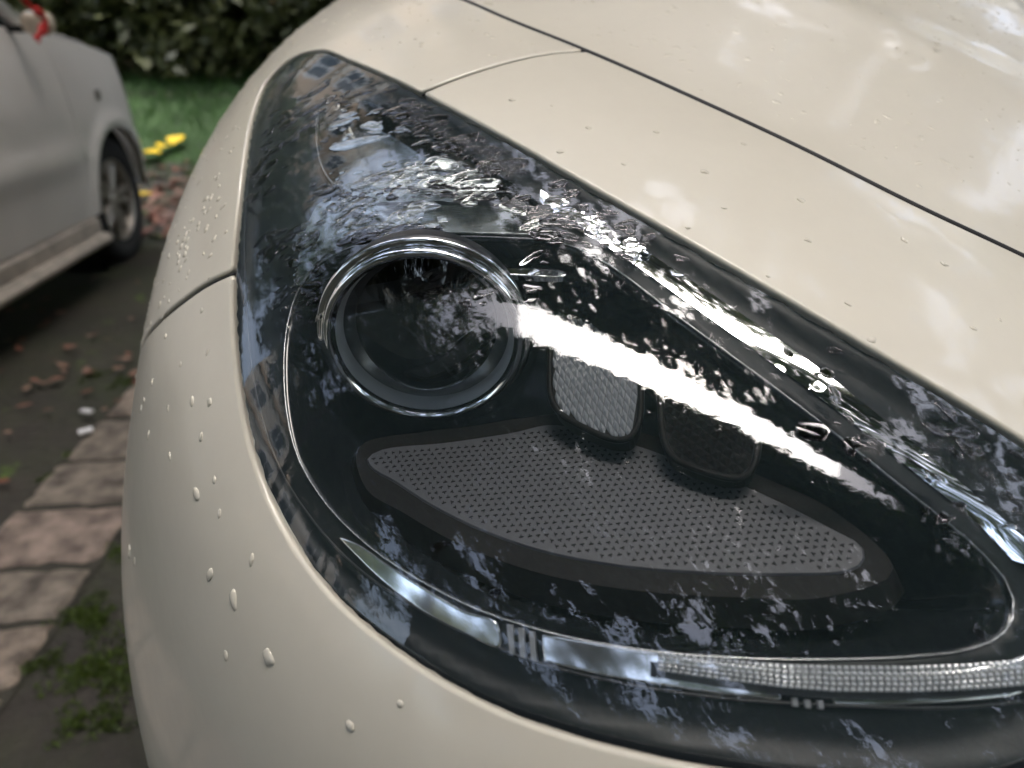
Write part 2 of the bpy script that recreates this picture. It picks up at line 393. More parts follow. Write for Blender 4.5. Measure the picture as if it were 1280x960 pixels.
bowl_px = [(352, 440), (356, 400), (370, 355), (400, 318), (440, 298), (480, 289), (560, 284), (640, 285), (715, 292), (770, 318), (860, 384), (960, 456), (1060, 531), (1150, 602), (1220, 658), (1262, 702),
           (1275, 738), (1262, 770), (1220, 790), (1150, 799), (1060, 803), (950, 803), (850, 798), (760, 788), (680, 772), (600, 748), (520, 710), (455, 668), (405, 620), (370, 565), (355, 505)]
pocket_px = [(398, 140), (428, 110), (480, 122), (560, 168), (640, 212), (690, 250), (640, 240), (560, 239), (480, 239), (428, 236), (406, 215), (396, 178)]
BOWL = ccw(spline(cpx(bowl_px, .010), closed=True, n=200)); POCK = ccw(spline(cpx(pocket_px, .008), closed=True, n=90))
MET = 1.75
def bezel_depth(S):
    S = np.atleast_2d(S); e = dist_poly(S, LAMP)*MET
    d = .003+.0065*np.clip(e/.012, 0, 1)
    s = dist_poly(S, BOWL)*MET; inn = in_poly(S, BOWL)
    d = np.where(inn, .0095+.074*(1-np.exp(-np.maximum(s-.0008, 0)/.021)), d)
    s2 = dist_poly(S, POCK)*MET; in2 = in_poly(S, POCK)
    d = np.where(in2, .0085+.030*(1-np.exp(-s2/.007)), d)
    return d
lampO, _ = offset_loop(LAMP, -.004)
gl_ = hexgrid(lampO.min(0), lampO.max(0), .0032); gl_ = gl_[in_poly(gl_, lampO)]
b2 = offset_loop(BOWL, .0008)[0]; b3 = offset_loop(BOWL, .0022)[0]; p2 = offset_loop(POCK, .001)[0]
ok = np.ones(len(gl_), bool)
for lp in (BOWL, b2, b3, POCK, p2, lampO): ok &= dist_poly(gl_, lp) > .0011
V, F = cdt(lampO, gl_[ok], [BOWL, b2, b3, POCK, p2])
lamp = under_car(mesh_obj('headlamp', lift(V, bezel_depth(V)), F, M_BEZEL, car))
lamp.data.materials.append(pbr('matte_mask_band', (.006, .0085, .010), .42, spec=.22))
_out = ~in_poly(V[F].mean(1), BOWL) & ~in_poly(V[F].mean(1), POCK); lamp.data.polygons.foreach_set('material_index', _out.astype(np.int32)); lamp.data.update()
lamp['label'] = 'black headlamp housing behind a clear wet cover'
def sub(o): return o          # headlamp parts share its frame
# lens cover
def sink(d): return lambda S: -normal(S)*d
panel('lens_cover', LAMP, M_LENS, lamp, step=.006, gap=.0018, lip=.0016, deep=.003, extra=sink(.0012))
def lamp_tube(name, px, depth, rad, mat, n=6, closed=False, step=.004):
    P = pt(px, depth); P = spline(P, step=step, closed=closed)
    if closed: P = np.vstack([P, P[:1]])
    m = MB(); m.tube(P, rad, n, cap=not closed); return m.build(name, mat, lamp, True)
def cl(S): return np.vstack([S, S[:1]])
m = MB(); m.tube(lift(cl(BOWL[::2]), .0088), .00035, 6, False); m.build('bowl_rim', M_LINE, lamp, True)
lamp_tube('bezel_line', [(312, 200), (306, 300), (309, 400), (322, 500), (350, 585), (395, 655), (450, 712), (530, 765), (620, 808), (700, 836), (800, 858), (920, 874), (1050, 882), (1200, 884), (1330, 870)], .0085, .0004, M_SATIN)
lamp_tube('pocket_rim', [(398, 140), (396, 178), (406, 215), (428, 236), (480, 239), (560, 239), (640, 240)], .0078, .0006, M_LINE)

def lamp_plate(name, px, depth, mat, lip=.0009, thick=.003, step=.004, n=90, smooth=True):
    S = spline(cpx(px, depth), closed=True, n=n) if smooth else cpx(px, depth)
    if not smooth:
        S = np.vstack([np.linspace(S[i], S[(i+1) % len(S)], max(2, int(np.linalg.norm(S[i]-S[(i+1) % len(S)])/.003)+1))[:-1] for i in range(len(S))])
    return panel(name, S, mat, lamp, step=step, gap=0, lip=lip, deep=thick, extra=sink(depth*.95))
# chrome trim along the top of the bowl
def band(name, top, bot, d0, d1, bulge, mat, rows=9, n=140, back=.006, face=None):
    A = spline(pt(top, d0), n=n); B = spline(pt(bot, d1), n=n); V = []; F = []
    nn = normal(chart((A+B)/2))
    if face is not None:                                           # a facet facing a given way, between the cover and the bowl
        v = CAM-(A+B)/2; v /= np.linalg.norm(v, axis=1)[:, None]; nr = v+np.asarray(face); nr /= np.linalg.norm(nr, axis=1)[:, None]
        ra = A-CAM; ta = np.linalg.norm(ra, axis=1); ra /= ta[:, None]; tt = ((B-CAM)*nr).sum(1)/(ra*nr).sum(1)
        A = CAM+ra*np.clip(tt, ta-.004, ta+.016)[:, None]
    for i in range(n):
        for j in range(rows):
            t = j/(rows-1); V.append(A[i]*(1-t)+B[i]*t+nn[i]*bulge*math.sin(math.pi*t))
        V.append(B[i]-nn[i]*back); V.append(A[i]-nn[i]*back)
    w = rows+2
    for i in range(n-1):
        for j in range(w): F.append((i*w+j, i*w+(j+1) % w, (i+1)*w+(j+1) % w, (i+1)*w+j))
    F.append(tuple(range(w))); F.append(tuple((n-1)*w+k for k in range(w))[::-1])
    o = mesh_obj(name, V, F, mat, lamp, True); o.modifiers.new('edges', 'EDGE_SPLIT').split_angle = math.radians(40); return o
band('chrome_trim', [(676, 237), (720, 262), (790, 303), (900, 374), (1000, 443), (1100, 520), (1200, 602), (1280, 672), (1330, 720)],
     [(674, 252), (705, 276), (765, 312), (860, 378), (960, 450), (1060, 524), (1150, 596), (1222, 654), (1266, 700)],   .008, .012, .00015, M_CHROME, face=(.29, -.09, .95))
lamp_plate('shelf_trim', [(398, 242), (470, 245), (560, 244), (625, 247), (690, 280), (640, 281), (560, 280), (480, 284), (432, 295), (398, 314), (368, 350), (372, 300), (385, 262)], .0085, M_DCHROME)
lamp_plate('indicator_reflector', [(405, 150), (430, 122), (480, 132), (555, 174), (625, 215), (655, 236), (560, 231), (480, 231), (432, 228), (412, 208), (403, 178)], .026, M_DCHROME)
# day-running strip along the lower edge: mirror segments, dividers, ribbed light bar
lamp_plate('mirror_segment', [(420, 664), (445, 672), (480, 695), (530, 725), (580, 752), (623, 767), (629, 800), (585, 785), (530, 757), (480, 722), (445, 690)], .0078, M_MIRROR, lip=.0012, n=130)
lamp_plate('mirror_segment', [(680, 779), (740, 789), (820, 800), (900, 810), (978, 818), (986, 861), (900, 853), (820, 842), (740, 829), (683, 816)], .0078, M_MIRROR, lip=.0012, smooth=False)
lamp_plate('mirror_segment', [(1040, 821), (1120, 824), (1200, 820), (1270, 808), (1330, 785), (1350, 830), (1270, 856), (1200, 862), (1120, 866), (1048, 866)], .0078, M_MIRROR, lip=.0012, smooth=False)
for (x0, y0) in ((637, 769), (651, 773), (665, 777), (992, 814), (1008, 815), (1023, 816)):
    h = 38 if x0 < 900 else 20
    lamp_plate('divider_bar', [(x0, y0), (x0+8, y0+1), (x0+11, y0+h+2), (x0+3, y0+h)], .0078, M_BAR, lip=.0003, thick=.001, smooth=False)
for (x0, y0) in ((996, 856), (1012, 858), (1028, 859)):
    lamp_plate('divider_bar', [(x0, y0), (x0+8, y0), (x0+9, y0+12), (x0+1, y0+11)], .0078, M_BAR, lip=.0003, thick=.001, smooth=False)
cenx = np.array([820, 900, 980, 1040, 1130, 1210, 1280, 1340]); ceny = np.array([827, 837, 845, 848.5, 849, 846, 840, 831]); hal = np.array([12, 14, 15.5, 17, 17, 17, 17, 17])
m = MB(); us = np.arange(822, 1340, 8.6)
for i, u in enumerate(us):
    yc = np.interp(u, cenx, ceny); hh = np.interp(u, cenx, hal)
    for j in range(5):
        y0 = yc-hh+2*hh*j/5; y1 = yc-hh+2*hh*(j+1)/5; sh = (1.2 if j % 2 else 0)
        q = pt([(u+sh, y0+.4), (u+6.9+sh, y0+.7), (u+6.9+sh, y1-.4), (u+sh, y1-.7)], .0060); c = pt([(u+3.4+sh, (y0+y1)/2)], .0050)
        m.add(np.vstack([q, c]), [(0, 1, 4), (1, 2, 4), (2, 3, 4), (3, 0, 4)])
m.build('ribbed_light_bar', M_BARP, lamp)
lamp_plate('bar_backing', [(818, 814)]+[(u, np.interp(u, cenx, ceny)-np.interp(u, cenx, hal)-1) for u in range(860, 1345, 40)]+[(u, np.interp(u, cenx, ceny)+np.interp(u, cenx, hal)-6) for u in range(1340, 850, -40)]+[(818, 834)], .0068, M_SATIN, lip=.0003, thick=.001, smooth=False)
# flat things inside the bowl: planes given by three sight lines
class Plane:
    def __init__(s, px3, dep3):
        P = pt(px3, np.array(dep3)); s.o = P[0]; s.n = np.cross(P[1]-P[0], P[2]-P[0]); s.n /= np.linalg.norm(s.n)
        if (s.o-CAM)@s.n > 0: s.n = -s.n
        s.x = np.cross(s.n, [0, 0, 1.0]) if abs(s.n[2]) < .8 else np.cross([0, 1.0, 0], s.n); s.x /= np.linalg.norm(s.x); s.y = np.cross(s.n, s.x)
    def at(s, px):
        px = np.atleast_2d(np.asarray(px, float)); d = pray(px[:, 0], px[:, 1]); t = ((s.o-CAM)@s.n)/(d@s.n); return CAM+d*t[:, None]
    def uv(s, P): return np.stack([(P-s.o)@s.x, (P-s.o)@s.y], -1)
    def xyz(s, U, h=0.0): U = np.atleast_2d(U); return s.o+U[:, :1]*s.x+U[:, 1:]*s.y+s.n*np.asarray(h).reshape(-1, 1) if np.ndim(h) else s.o+U[:, :1]*s.x+U[:, 1:]*s.y+s.n*h
def plane_plate(name, pl, px, mat, thick=.003, n=100, smooth=True):
    U = pl.uv(pl.at(px)); U = ccw(spline(U, closed=True, n=n) if smooth else U); k = len(U)
    In = offset_loop(U, .0007)[0]
    V = np.vstack([pl.xyz(In, 0), pl.xyz(U, -.0007), pl.xyz(U, -thick)])
    F = [tuple(range(k))]+[(i, i+k, (i+1) % k+k, (i+1) % k) for i in range(k)]+[(i+k, i+2*k, (i+1) % k+2*k, (i+1) % k+k) for i in range(k)]
    return mesh_obj(name, V, F, mat, lamp, False), U
PT = Plane([(880, 712), (680, 535), (1075, 690)], [.026, .066, .026])
tray_px = [(468, 588), (458, 574), (474, 562), (560, 552), (640, 540), (690, 530), (760, 545), (850, 575), (950, 615), (1040, 660), (1078, 682), (1080, 702), (1060, 714), (980, 718), (880, 716), (780, 708), (690, 692), (610, 666), (540, 632), (490, 600)]
_, TU = plane_plate('patterned_tray', PT, tray_px, M_TRAY, .0012)
SU = offset_loop(TU, -.010)[0]; SU = ccw(spline(SU[::5], closed=True, n=90)); k = len(SU)      # glossy black surround the tray is let into
mesh_obj('tray_surround', np.vstack([PT.xyz(SU, -.0009), PT.xyz(offset_loop(SU, -.006)[0], -.012)]), [tuple(range(k))]+[(i, i+k, (i+1) % k+k, (i+1) % k) for i in range(k)], M_DPRISM, lamp, True).modifiers.new('edges', 'EDGE_SPLIT').split_angle = math.radians(50)
m = MB(); inn = offset_loop(TU, .002)[0]; gx = .0036; gy = .0032
lo, hi = TU.min(0), TU.max(0); j = 0; y = lo[1]
while y < hi[1]:
    x = lo[0]+(gx/2 if j % 2 else 0); k = 0
    while x < hi[0]:
        a = random.choice((.25, 1.8, 3.4, 4.9))+random.uniform(-.12, .12); c, s_ = math.cos(a), math.sin(a)
        L = np.array([(0, 0), (.0019, 0), (.0019, .0004), (.0012, .0005), (.0012, .0013), (.0007, .0013), (.0007, .0005), (0, .0005)])-np.array([.0009, .0004])
        U = np.stack([L[:, 0]*c-L[:, 1]*s_, L[:, 0]*s_+L[:, 1]*c], 1)+np.array([x, y])
        if in_poly(U, inn).all(): m.add(np.vstack([PT.xyz(U, .00025), PT.xyz(U, 0)]), [tuple(range(8))]+[(q+8, (q+1) % 8+8, (q+1) % 8, q) for q in range(8)])
        x += gx; k += 1
    y += gy; j += 1
mk = m.build('tray_marks', M_MARK, lamp); mk['kind'] = 'stuff'
# small ribbed reflector module
def module(px, pl, mat_p, frame_mat, nx, ny, name):
    o, U = plane_plate(name, pl, px, frame_mat, .012, n=80)
    inn = offset_loop(U, .0012)[0]; lo, hi = inn.min(0), inn.max(0); m = MB(); dx, dy = (hi-lo)/np.array([nx, ny])
    for j in range(-1, ny+1):
        for i in range(-1, nx+1):
            c = lo+np.array([(i+.5+(.5 if j % 2 else 0))*dx, (j+.5)*dy]); q = c+np.array([(-dx*.48, 0), (0, -dy*.95), (dx*.48, 0), (0, dy*.95)])
            if not in_poly(c[None], inn).all(): continue
            m.add(np.vstack([pl.xyz(q, .0003), pl.xyz(c[None], .0017)]), [(0, 1, 4), (1, 2, 4), (2, 3, 4), (3, 0, 4)])
    m.build('prism_lens', mat_p, lamp)
    r = MB(); V = pl.xyz(cl(U), .0003); r.tube(V, .0017, 8, False); r.build('module_rim', M_DPRISM, lamp, True)
PM = Plane([(700, 515), (790, 545), (700, 380)], [.052, .046, .060])
module([(700, 376), (745, 378), (788, 386), (799, 400), (801, 470), (798, 530), (786, 548), (768, 550), (730, 535), (702, 518), (690, 500), (688, 440), (690, 390)], PM, M_PRISM, M_DPRISM, 15, 20, 'reflector_module')
PM2 = Plane([(850, 590), (940, 605), (840, 440)], [.040, .034, .05])
module([(832, 430), (880, 432), (935, 445), (946, 470), (948, 550), (940, 586), (925, 598), (880, 590), (842, 572), (830, 550), (826, 480)], PM2, M_DPRISM, M_DPRISM, 10, 22, 'reflector_module')
# projector
ax = np.array([.02, -.98, -.19]); ax /= np.linalg.norm(ax); e1 = np.cross([0, 0, 1.0], ax); e1 /= np.linalg.norm(e1); e2 = np.cross(ax, e1); MP = np.stack([e1, e2, ax], 1)
PC = pt([(531, 428)], .038)[0]; dP = np.linalg.norm(PC-CAM); RP = 127/FPX*dP*.985
def pf(l): return [(r*RP, z*RP) for r, z in l]
m = MB(); m.lathe(pf([(1.0, -.10), (1.0, -.02), (.985, .015), (.96, .025), (.92, .01), (.895, -.03), (.885, -.06)]), MP, PC, 96); m.build('projector_ring', M_CHROME, lamp, True)
m = MB(); m.lathe(pf([(.89, -.05), (.875, -.12), (.85, -.2), (.82, -.26)]), MP, PC, 96); m.build('projector_cone', M_GREYCONE, lamp, True)
V = []; F = []; ns_, nr_ = 72, 18
for a in range(nr_):
    t = a/(nr_-1)*.985
    for k in range(ns_):
        w = 2*math.pi*k/ns_; x_, y_ = .845*math.cos(w)*(1-t), .845*math.sin(w)*(1-t)-.34*t; V.append(PC+MP @ (np.array([x_, y_, -.235+.34*math.sin(t*math.pi/2)])*RP))
for a in range(nr_-1):
    for k in range(ns_): F.append((a*ns_+k, a*ns_+(k+1) % ns_, (a+1)*ns_+(k+1) % ns_, (a+1)*ns_+k))
F.append(tuple((nr_-1)*ns_+k for k in range(ns_)))
mesh_obj('projector_lens', V, F, M_PROJ, lamp, True)
m = MB(); m.lathe(pf([(1.0, -.09), (1.06, -.07), (1.075, -.10), (1.06, -.14), (1.0, -.2)]), MP, PC, 96); m.build('projector_outer_ring', M_CHROME, lamp, True)
m = MB(); m.lathe(pf([(1.0, -.16), (1.04, -.2), (1.04, -.26), (1.0, -.45)]), MP, PC, 96); m.build('projector_barrel', M_SATIN, lamp, True)
lamp_plate('brow_glint', [(470, 331), (510, 317), (560, 311), (640, 308), (725, 312), (725, 317), (640, 317), (570, 321), (515, 328)], .020, M_CHROME, lip=.0006)  # chrome crescent shaped to stand in for a bright reflection on the shelf

# ------------------------------------------------------------------ ground
def gpt(px, z=0.0):
    px = np.atleast_2d(np.asarray(px, float)); d = pray(px[:, 0], px[:, 1]); t = (z-CAM[2])/d[:, 2]; return CAM+d*t[:, None]
def mat_ground():
    m, n, l, b = nmat('damp_mossy_ground'); tc = n.new('ShaderNodeTexCoord')
    def nz(scale, detail=8, rough=.6):
        t = n.new('ShaderNodeTexNoise'); t.inputs['Scale'].default_value = scale; t.inputs['Detail'].default_value = detail; t.inputs['Roughness'].default_value = rough
        l.new(tc.outputs['Object'], t.inputs['Vector']); return t
    def ramp(src, stops):
        r = n.new('ShaderNodeValToRGB'); e = r.color_ramp.elements
        while len(e) < len(stops): e.new(.5)
        for k, (p, c) in enumerate(stops): e[k].position = p; e[k].color = (*c, 1) if len(c) == 3 else c
        l.new(src, r.inputs['Fac']); return r
    base = ramp(nz(2.2).outputs['Fac'], [(.3, (.016, .014, .011)), (.5, (.030, .025, .019)), (.72, (.060, .048, .037))])
    moss = ramp(nz(1.6, 10, .65).outputs['Fac'], [(.40, (0, 0, 0)), (.60, (1, 1, 1))])
    mossc = ramp(nz(26).outputs['Fac'], [(.3, (.015, .020, .008)), (.7, (.036, .044, .015))])
    mx = n.new('ShaderNodeMix'); mx.data_type = 'RGBA'
    l.new(moss.outputs['Color'], mx.inputs[0]); l.new(base.outputs['Color'], mx.inputs[6]); l.new(mossc.outputs['Color'], mx.inputs[7])
    patch = ramp(nz(4.2, 4).outputs['Fac'], [(.63, (0, 0, 0)), (.70, (1, 1, 1))])
    mx2 = n.new('ShaderNodeMix'); mx2.data_type = 'RGBA'; mx2.inputs[7].default_value = (.075, .135, .012, 1)
    l.new(patch.outputs['Color'], mx2.inputs[0]); l.new(mx.outputs[2], mx2.inputs[6]); l.new(mx2.outputs[2], b.inputs['Base Color'])
    b.inputs['Roughness'].default_value = .75
    bp = n.new('ShaderNodeBump'); bp.inputs['Strength'].default_value = .7; bp.inputs['Distance'].default_value = .02
    l.new(nz(38).outputs['Fac'], bp.inputs['Height']); l.new(bp.outputs['Normal'], b.inputs['Normal'])
    return m
M_GROUND = mat_ground()
def ground_h(x, y):
    bank = np.clip((y-5.6-.06*(x+3))/2.6, 0, 1); bank = bank*bank*(3-2*bank)*.75
    return bank
gx_ = np.concatenate([[-400, -120, -40, -16], np.arange(-9, 9.1, .5), [16, 40, 120, 400]]); gy_ = np.concatenate([[-400, -120, -40, -14], np.arange(-7, 12.1, .5), [18, 40, 120, 400]])
V = [(x, y, float(ground_h(x, y))) for y in gy_ for x in gx_]; W = len(gx_)
F = [(j*W+i, j*W+i+1, (j+1)*W+i+1, (j+1)*W+i) for j in range(len(gy_)-1) for i in range(W-1)]
ground = mesh_obj('ground', V, F, M_GROUND); ground['kind'] = 'structure'
# paving: a row of worn stone slabs set in the ground
M_SLAB = []
for k, c in enumerate([(.18, .145, .115), (.165, .135, .108), (.18, .14, .115), (.14, .118, .095)]):
    M_SLAB.append(pbr('worn_slab_%d' % k, c, .85, noise_amt=.6, noise_scale=22, bump=.8, bump_scale=60))
A0, A1 = gpt([(8, 872)])[0], gpt([(166, 640)])[0]                # right edge of the row
ex = A1-A0; ex /= np.linalg.norm(ex); ey = np.array([-ex[1], ex[0], 0]); B0 = gpt([(0, 665)])[0]; wid = abs((B0-A0)@ey)
pav = mesh_obj('pavement', [tuple(A0-ex*1.5+ey*y_+np.array([0, 0, .004])) for y_ in (-.01, wid+.01)]+[tuple(A0+ex*3.2+ey*y_+np.array([0, 0, .004])) for y_ in (wid+.01, -.01)], [(0, 3, 2, 1)], pbr('joint_soil', (.03, .028, .02), .9, noise_amt=.3, bump=.4))
pav['kind'] = 'structure'
cuts = [-1.5, -1.2, -.95, -.62, -.34, 0.0, .165, .33, .55, .76, 1.0, 1.3, 1.62, 1.95, 2.3, 2.7, 3.2]
for i in range(len(cuts)-1):
    a, b = cuts[i]+.011, cuts[i+1]-.011; n_ = 9; loop = []
    for (p, q) in (((a, .0), (b, .0)), ((b, .0), (b, wid)), ((b, wid), (a, wid)), ((a, wid), (a, .0))):
        for t in np.linspace(0, 1, n_, endpoint=False):
            loop.append(np.array(p)*(1-t)+np.array(q)*t+rng.normal(size=2)*.004)
    loop = np.array(loop); k = len(loop); h = .009+rng.uniform(0, .006); In = offset_loop(loop, .009)[0]
    w3 = lambda L, z: [A0+ex*p[0]+ey*p[1]+np.array([0, 0, z]) for p in L]
    Vv = w3(loop, .0)+w3(loop, h-.006)+w3(In, h); F = [(j, (j+1) % k, (j+1) % k+k, j+k) for j in range(k)]+[(j+k, (j+1) % k+k, (j+1) % k+2*k, j+2*k) for j in range(k)]+[tuple(range(2*k, 3*k))]
    mesh_obj('slab', Vv, F, M_SLAB[int(rng.integers(4))], pav, False)

# ------------------------------------------------------------------ leaves
def leaf_mesh(name, mat, L=.1, w=.05, curl=.25):
    V = []; F = []
    prof = [(0, .02), (.22, .75), (.5, 1), (.78, .62), (1, .02)]
    for t, ww in prof:
        for s in (-1, 0, 1): V.append(((t-.5)*L, s*ww*w/2, (abs(s)*.18*w*ww+curl*L*(t-.5)**2)))
    for i in range(4):
        for j in range(2): F.append((i*3+j, i*3+j+1, (i+1)*3+j+1, (i+1)*3+j))
    me = bpy.data.meshes.new(name); me.from_pydata(V, [], F); me.materials.append(mat); return me
M_LB = [pbr('dry_leaf_%d' % i, c, .6, noise_amt=.3, noise_scale=40) for i, c in enumerate([(.17, .06, .035), (.20, .085, .05), (.10, .05, .03), (.22, .13, .09)])]
M_LY = pbr('yellow_leaf', (.72, .50, .02), .5, noise_amt=.15, noise_scale=25)
lm = [leaf_mesh('fallen_leaf', m_, .085, .042) for m_ in M_LB]; lyel = leaf_mesh('yellow_leaf', M_LY, .18, .14, .12)
def put_leaf(me, p, name, rz, tilt=.15):
    o = bpy.data.objects.new(name, me); COL.objects.link(o); o.location = p; o.rotation_euler = (rng.normal()*tilt, rng.normal()*tilt, rz); return o
leaf_spots = [(30, 430), (150, 508), (62, 520), (12, 548), (36, 492), (110, 470), (135, 430), (160, 455), (90, 440), (8, 610)]
for i in range(130):
    leaf_spots.append((rng.uniform(165, 240), rng.uniform(222, 300)))
for i in range(40):
    leaf_spots.append((rng.uniform(0, 175), rng.uniform(345, 520)))
for (u, v) in leaf_spots:
    p = gpt([(u, v)])[0]
    if v < 330: p = p+np.array([0, 0, float(ground_h(p[0], p[1]))])
    p[2] += .018; o = put_leaf(lm[int(rng.integers(4))], p, 'fallen_leaf', rng.uniform(0, 6.3)); o.scale = [rng.uniform(.45, .85)*(2.0 if v < 330 else .7)]*3
    tag(o, 'small brown dry leaf lying on the damp ground', 'leaf', 'fallen brown leaves')
for (u, v, s, lab) in [(222, 180, 1.0, 'yellow leaf in the grass, farthest of the yellow leaves'), (205, 188, .8, 'smaller yellow leaf in the grass, second farthest of the yellow leaves'), (188, 197, 1.1, 'wide yellow leaf at the edge of the grass above the brown leaves'), (181, 250, .72, 'bright yellow leaf among brown leaves beside the white car tyre')]:
    # the bank rises: march along the sight line
    d = pray(u, v); t = 3.0
    while CAM[2]+d[2]*t > float(ground_h(CAM[0]+d[0]*t, CAM[1]+d[1]*t))+.05: t += .01
    o = put_leaf(lyel, CAM+d*t+np.array([0, 0, .03]), 'yellow_leaf', rng.uniform(0, 6.3), .08); o.scale = [s*1.15]*3; tag(o, lab, 'leaf', 'yellow fallen leaves')
# litter: two white scraps on the slabs
M_WHITE = pbr('white_scrap', (.8, .8, .82), .5)
for (u, v, lab) in ((111, 524, 'small white paper scrap on dark soil beside the paving slabs'), (110, 549, 'white paper scrap lying on a brown leaf on the paving slabs')):
    p = gpt([(u, v)])[0]; m = MB(); m.box((0, 0, .004), .034, .018, .006, .5); o = m.build('paper_scrap', M_WHITE); o.location = p+np.array([0, 0, .022]); o.rotation_euler = (.1, .05, rng.uniform(0, 3)); tag(o, lab, 'scrap')

# ------------------------------------------------------------------ foliage
def mat_leaf(name, c0, c1):
    m, n, l, b = nmat(name); oi = n.new('ShaderNodeObjectInfo'); g_ = n.new('ShaderNodeNewGeometry')
    r = n.new('ShaderNodeValToRGB'); r.color_ramp.elements[0].color = (*c0, 1); r.color_ramp.elements[1].color = (*c1, 1)
    l.new(g_.outputs['Random Per Island'], r.inputs['Fac']); l.new(r.outputs['Color'], b.inputs['Base Color']); b.inputs['Roughness'].default_value = .5
    out = n['Material Output']; ts = n.new('ShaderNodeBsdfTranslucent'); mx = n.new('ShaderNodeMixShader'); mx.inputs['Fac'].default_value = .3
    l.new(r.outputs['Color'], ts.inputs['Color']); l.new(b.outputs['BSDF'], mx.inputs[1]); l.new(ts.outputs['BSDF'], mx.inputs[2]); l.new(mx.outputs['Shader'], out.inputs['Surface'])
    return m
M_LEAF = [mat_leaf('tree_leaf', (.022, .045, .012), (.07, .12, .03)), mat_leaf('olive_leaf', (.035, .045, .014), (.10, .11, .035)), mat_leaf('hedge_leaf', (.03, .042, .016), (.11, .125, .045))]
M_BARK = pbr('bark', (.09, .07, .05), .9, noise_amt=.4, noise_scale=14, bump=.8, bump_scale=22)
def leaf_cloud(centres, n, size, spread):
    """n rhombic leaves scattered round cluster centres"""
    c = centres[rng.integers(len(centres), size=n)]; P = c[:, :3]+rng.normal(size=(n, 3))*spread*c[:, 3:4]
    a = rng.normal(size=(n, 3)); a /= np.linalg.norm(a, axis=1)[:, None]; b = np.cross(a, rng.normal(size=(n, 3))); b /= np.linalg.norm(b, axis=1)[:, None]
    s = size*rng.uniform(.6, 1.3, size=(n, 1)); V = np.stack([P-a*s, P+b*s*.45, P+a*s, P-b*s*.45], 1).reshape(-1, 3)
    return V, np.arange(4*n).reshape(-1, 4)
def crown_mesh(name, mat, R, H, n, size, nclus):
    k = rng.normal(size=(nclus, 3)); k /= np.linalg.norm(k, axis=1)[:, None]; rad = rng.uniform(.45, 1, size=(nclus, 1))**.6
    k = k*rad*np.array([R, R, H/2])*rng.uniform(.75, 1.12, size=(nclus, 1)); cs = np.c_[k, rng.uniform(.6, 1.3, size=nclus)]
    V, F = leaf_cloud(cs, n, size, .31); me = bpy.data.meshes.new(name); me.from_pydata(V.tolist(), [], F.tolist()); me.materials.append(mat); return me, cs
def trunk_mesh(name, h, cs, r0=.16):
    m = MB(); pts = np.array([(math.sin(i*1.3)*.06*i/6, math.cos(i*1.1)*.06*i/6, h*i/8) for i in range(9)]); m.tube(pts, np.linspace(r0, r0*.45, 9), 9)
    for q in cs[:9]:
        p0 = pts[6]+(pts[8]-pts[6])*rng.random(); p1 = np.array([q[0], q[1], q[2]+h]); mid = (p0+p1)/2+np.array([0, 0, .25]); m.tube([p0, mid, p1], [r0*.35, r0*.22, r0*.07], 6)
    me = bpy.data.meshes.new(name); me.from_pydata(m.v, [], m.f); me.polygons.foreach_set('use_smooth', [True]*len(me.polygons)); me.materials.append(M_BARK); return me
# moss cushions between ground and slabs
mv = MB()
for (u, v, r_, n_) in [(104, 768, .045, 500), (118, 776, .03, 260), (128, 828, .07, 700), (150, 850, .05, 500), (100, 845, .03, 200), (150, 690, .03, 200), (36, 838, .012, 40), (95, 905, .035, 260), (60, 600, .02, 120), (88, 570, .02, 120), (60, 830, .03, 150), (120, 470, .05, 200), (158, 478, .05, 250), (140, 905, .03, 200)]:
    p = gpt([(u, v)])[0]; a_ = rng.uniform(0, 6.28, n_); q_ = r_*rng.random(n_)**.6*(1+.5*np.sin(a_*3+u)); c_ = np.stack([p[0]+q_*np.cos(a_), p[1]+q_*np.sin(a_), np.full(n_, .003), np.ones(n_)], 1)
    Vm, Fm = leaf_cloud(c_, n_*2, .0035, .002); Vm[:, 2] = np.abs(Vm[:, 2])+.002; mv.add(Vm, Fm)
ms = mv.build('moss', mat_leaf('moss_tuft', (.035, .06, .008), (.09, .14, .014))); tag(ms, 'bright green moss cushions on the damp soil beside the slabs', 'moss', kind='stuff')
protos = []
for k in range(3):
    cm, cs = crown_mesh('crown', M_LEAF[[0, 1, 0][k]], 4.6, 4.4, 17000, .145, 170, ); protos.append((cm, trunk_mesh('trunk', 6.6, cs)))
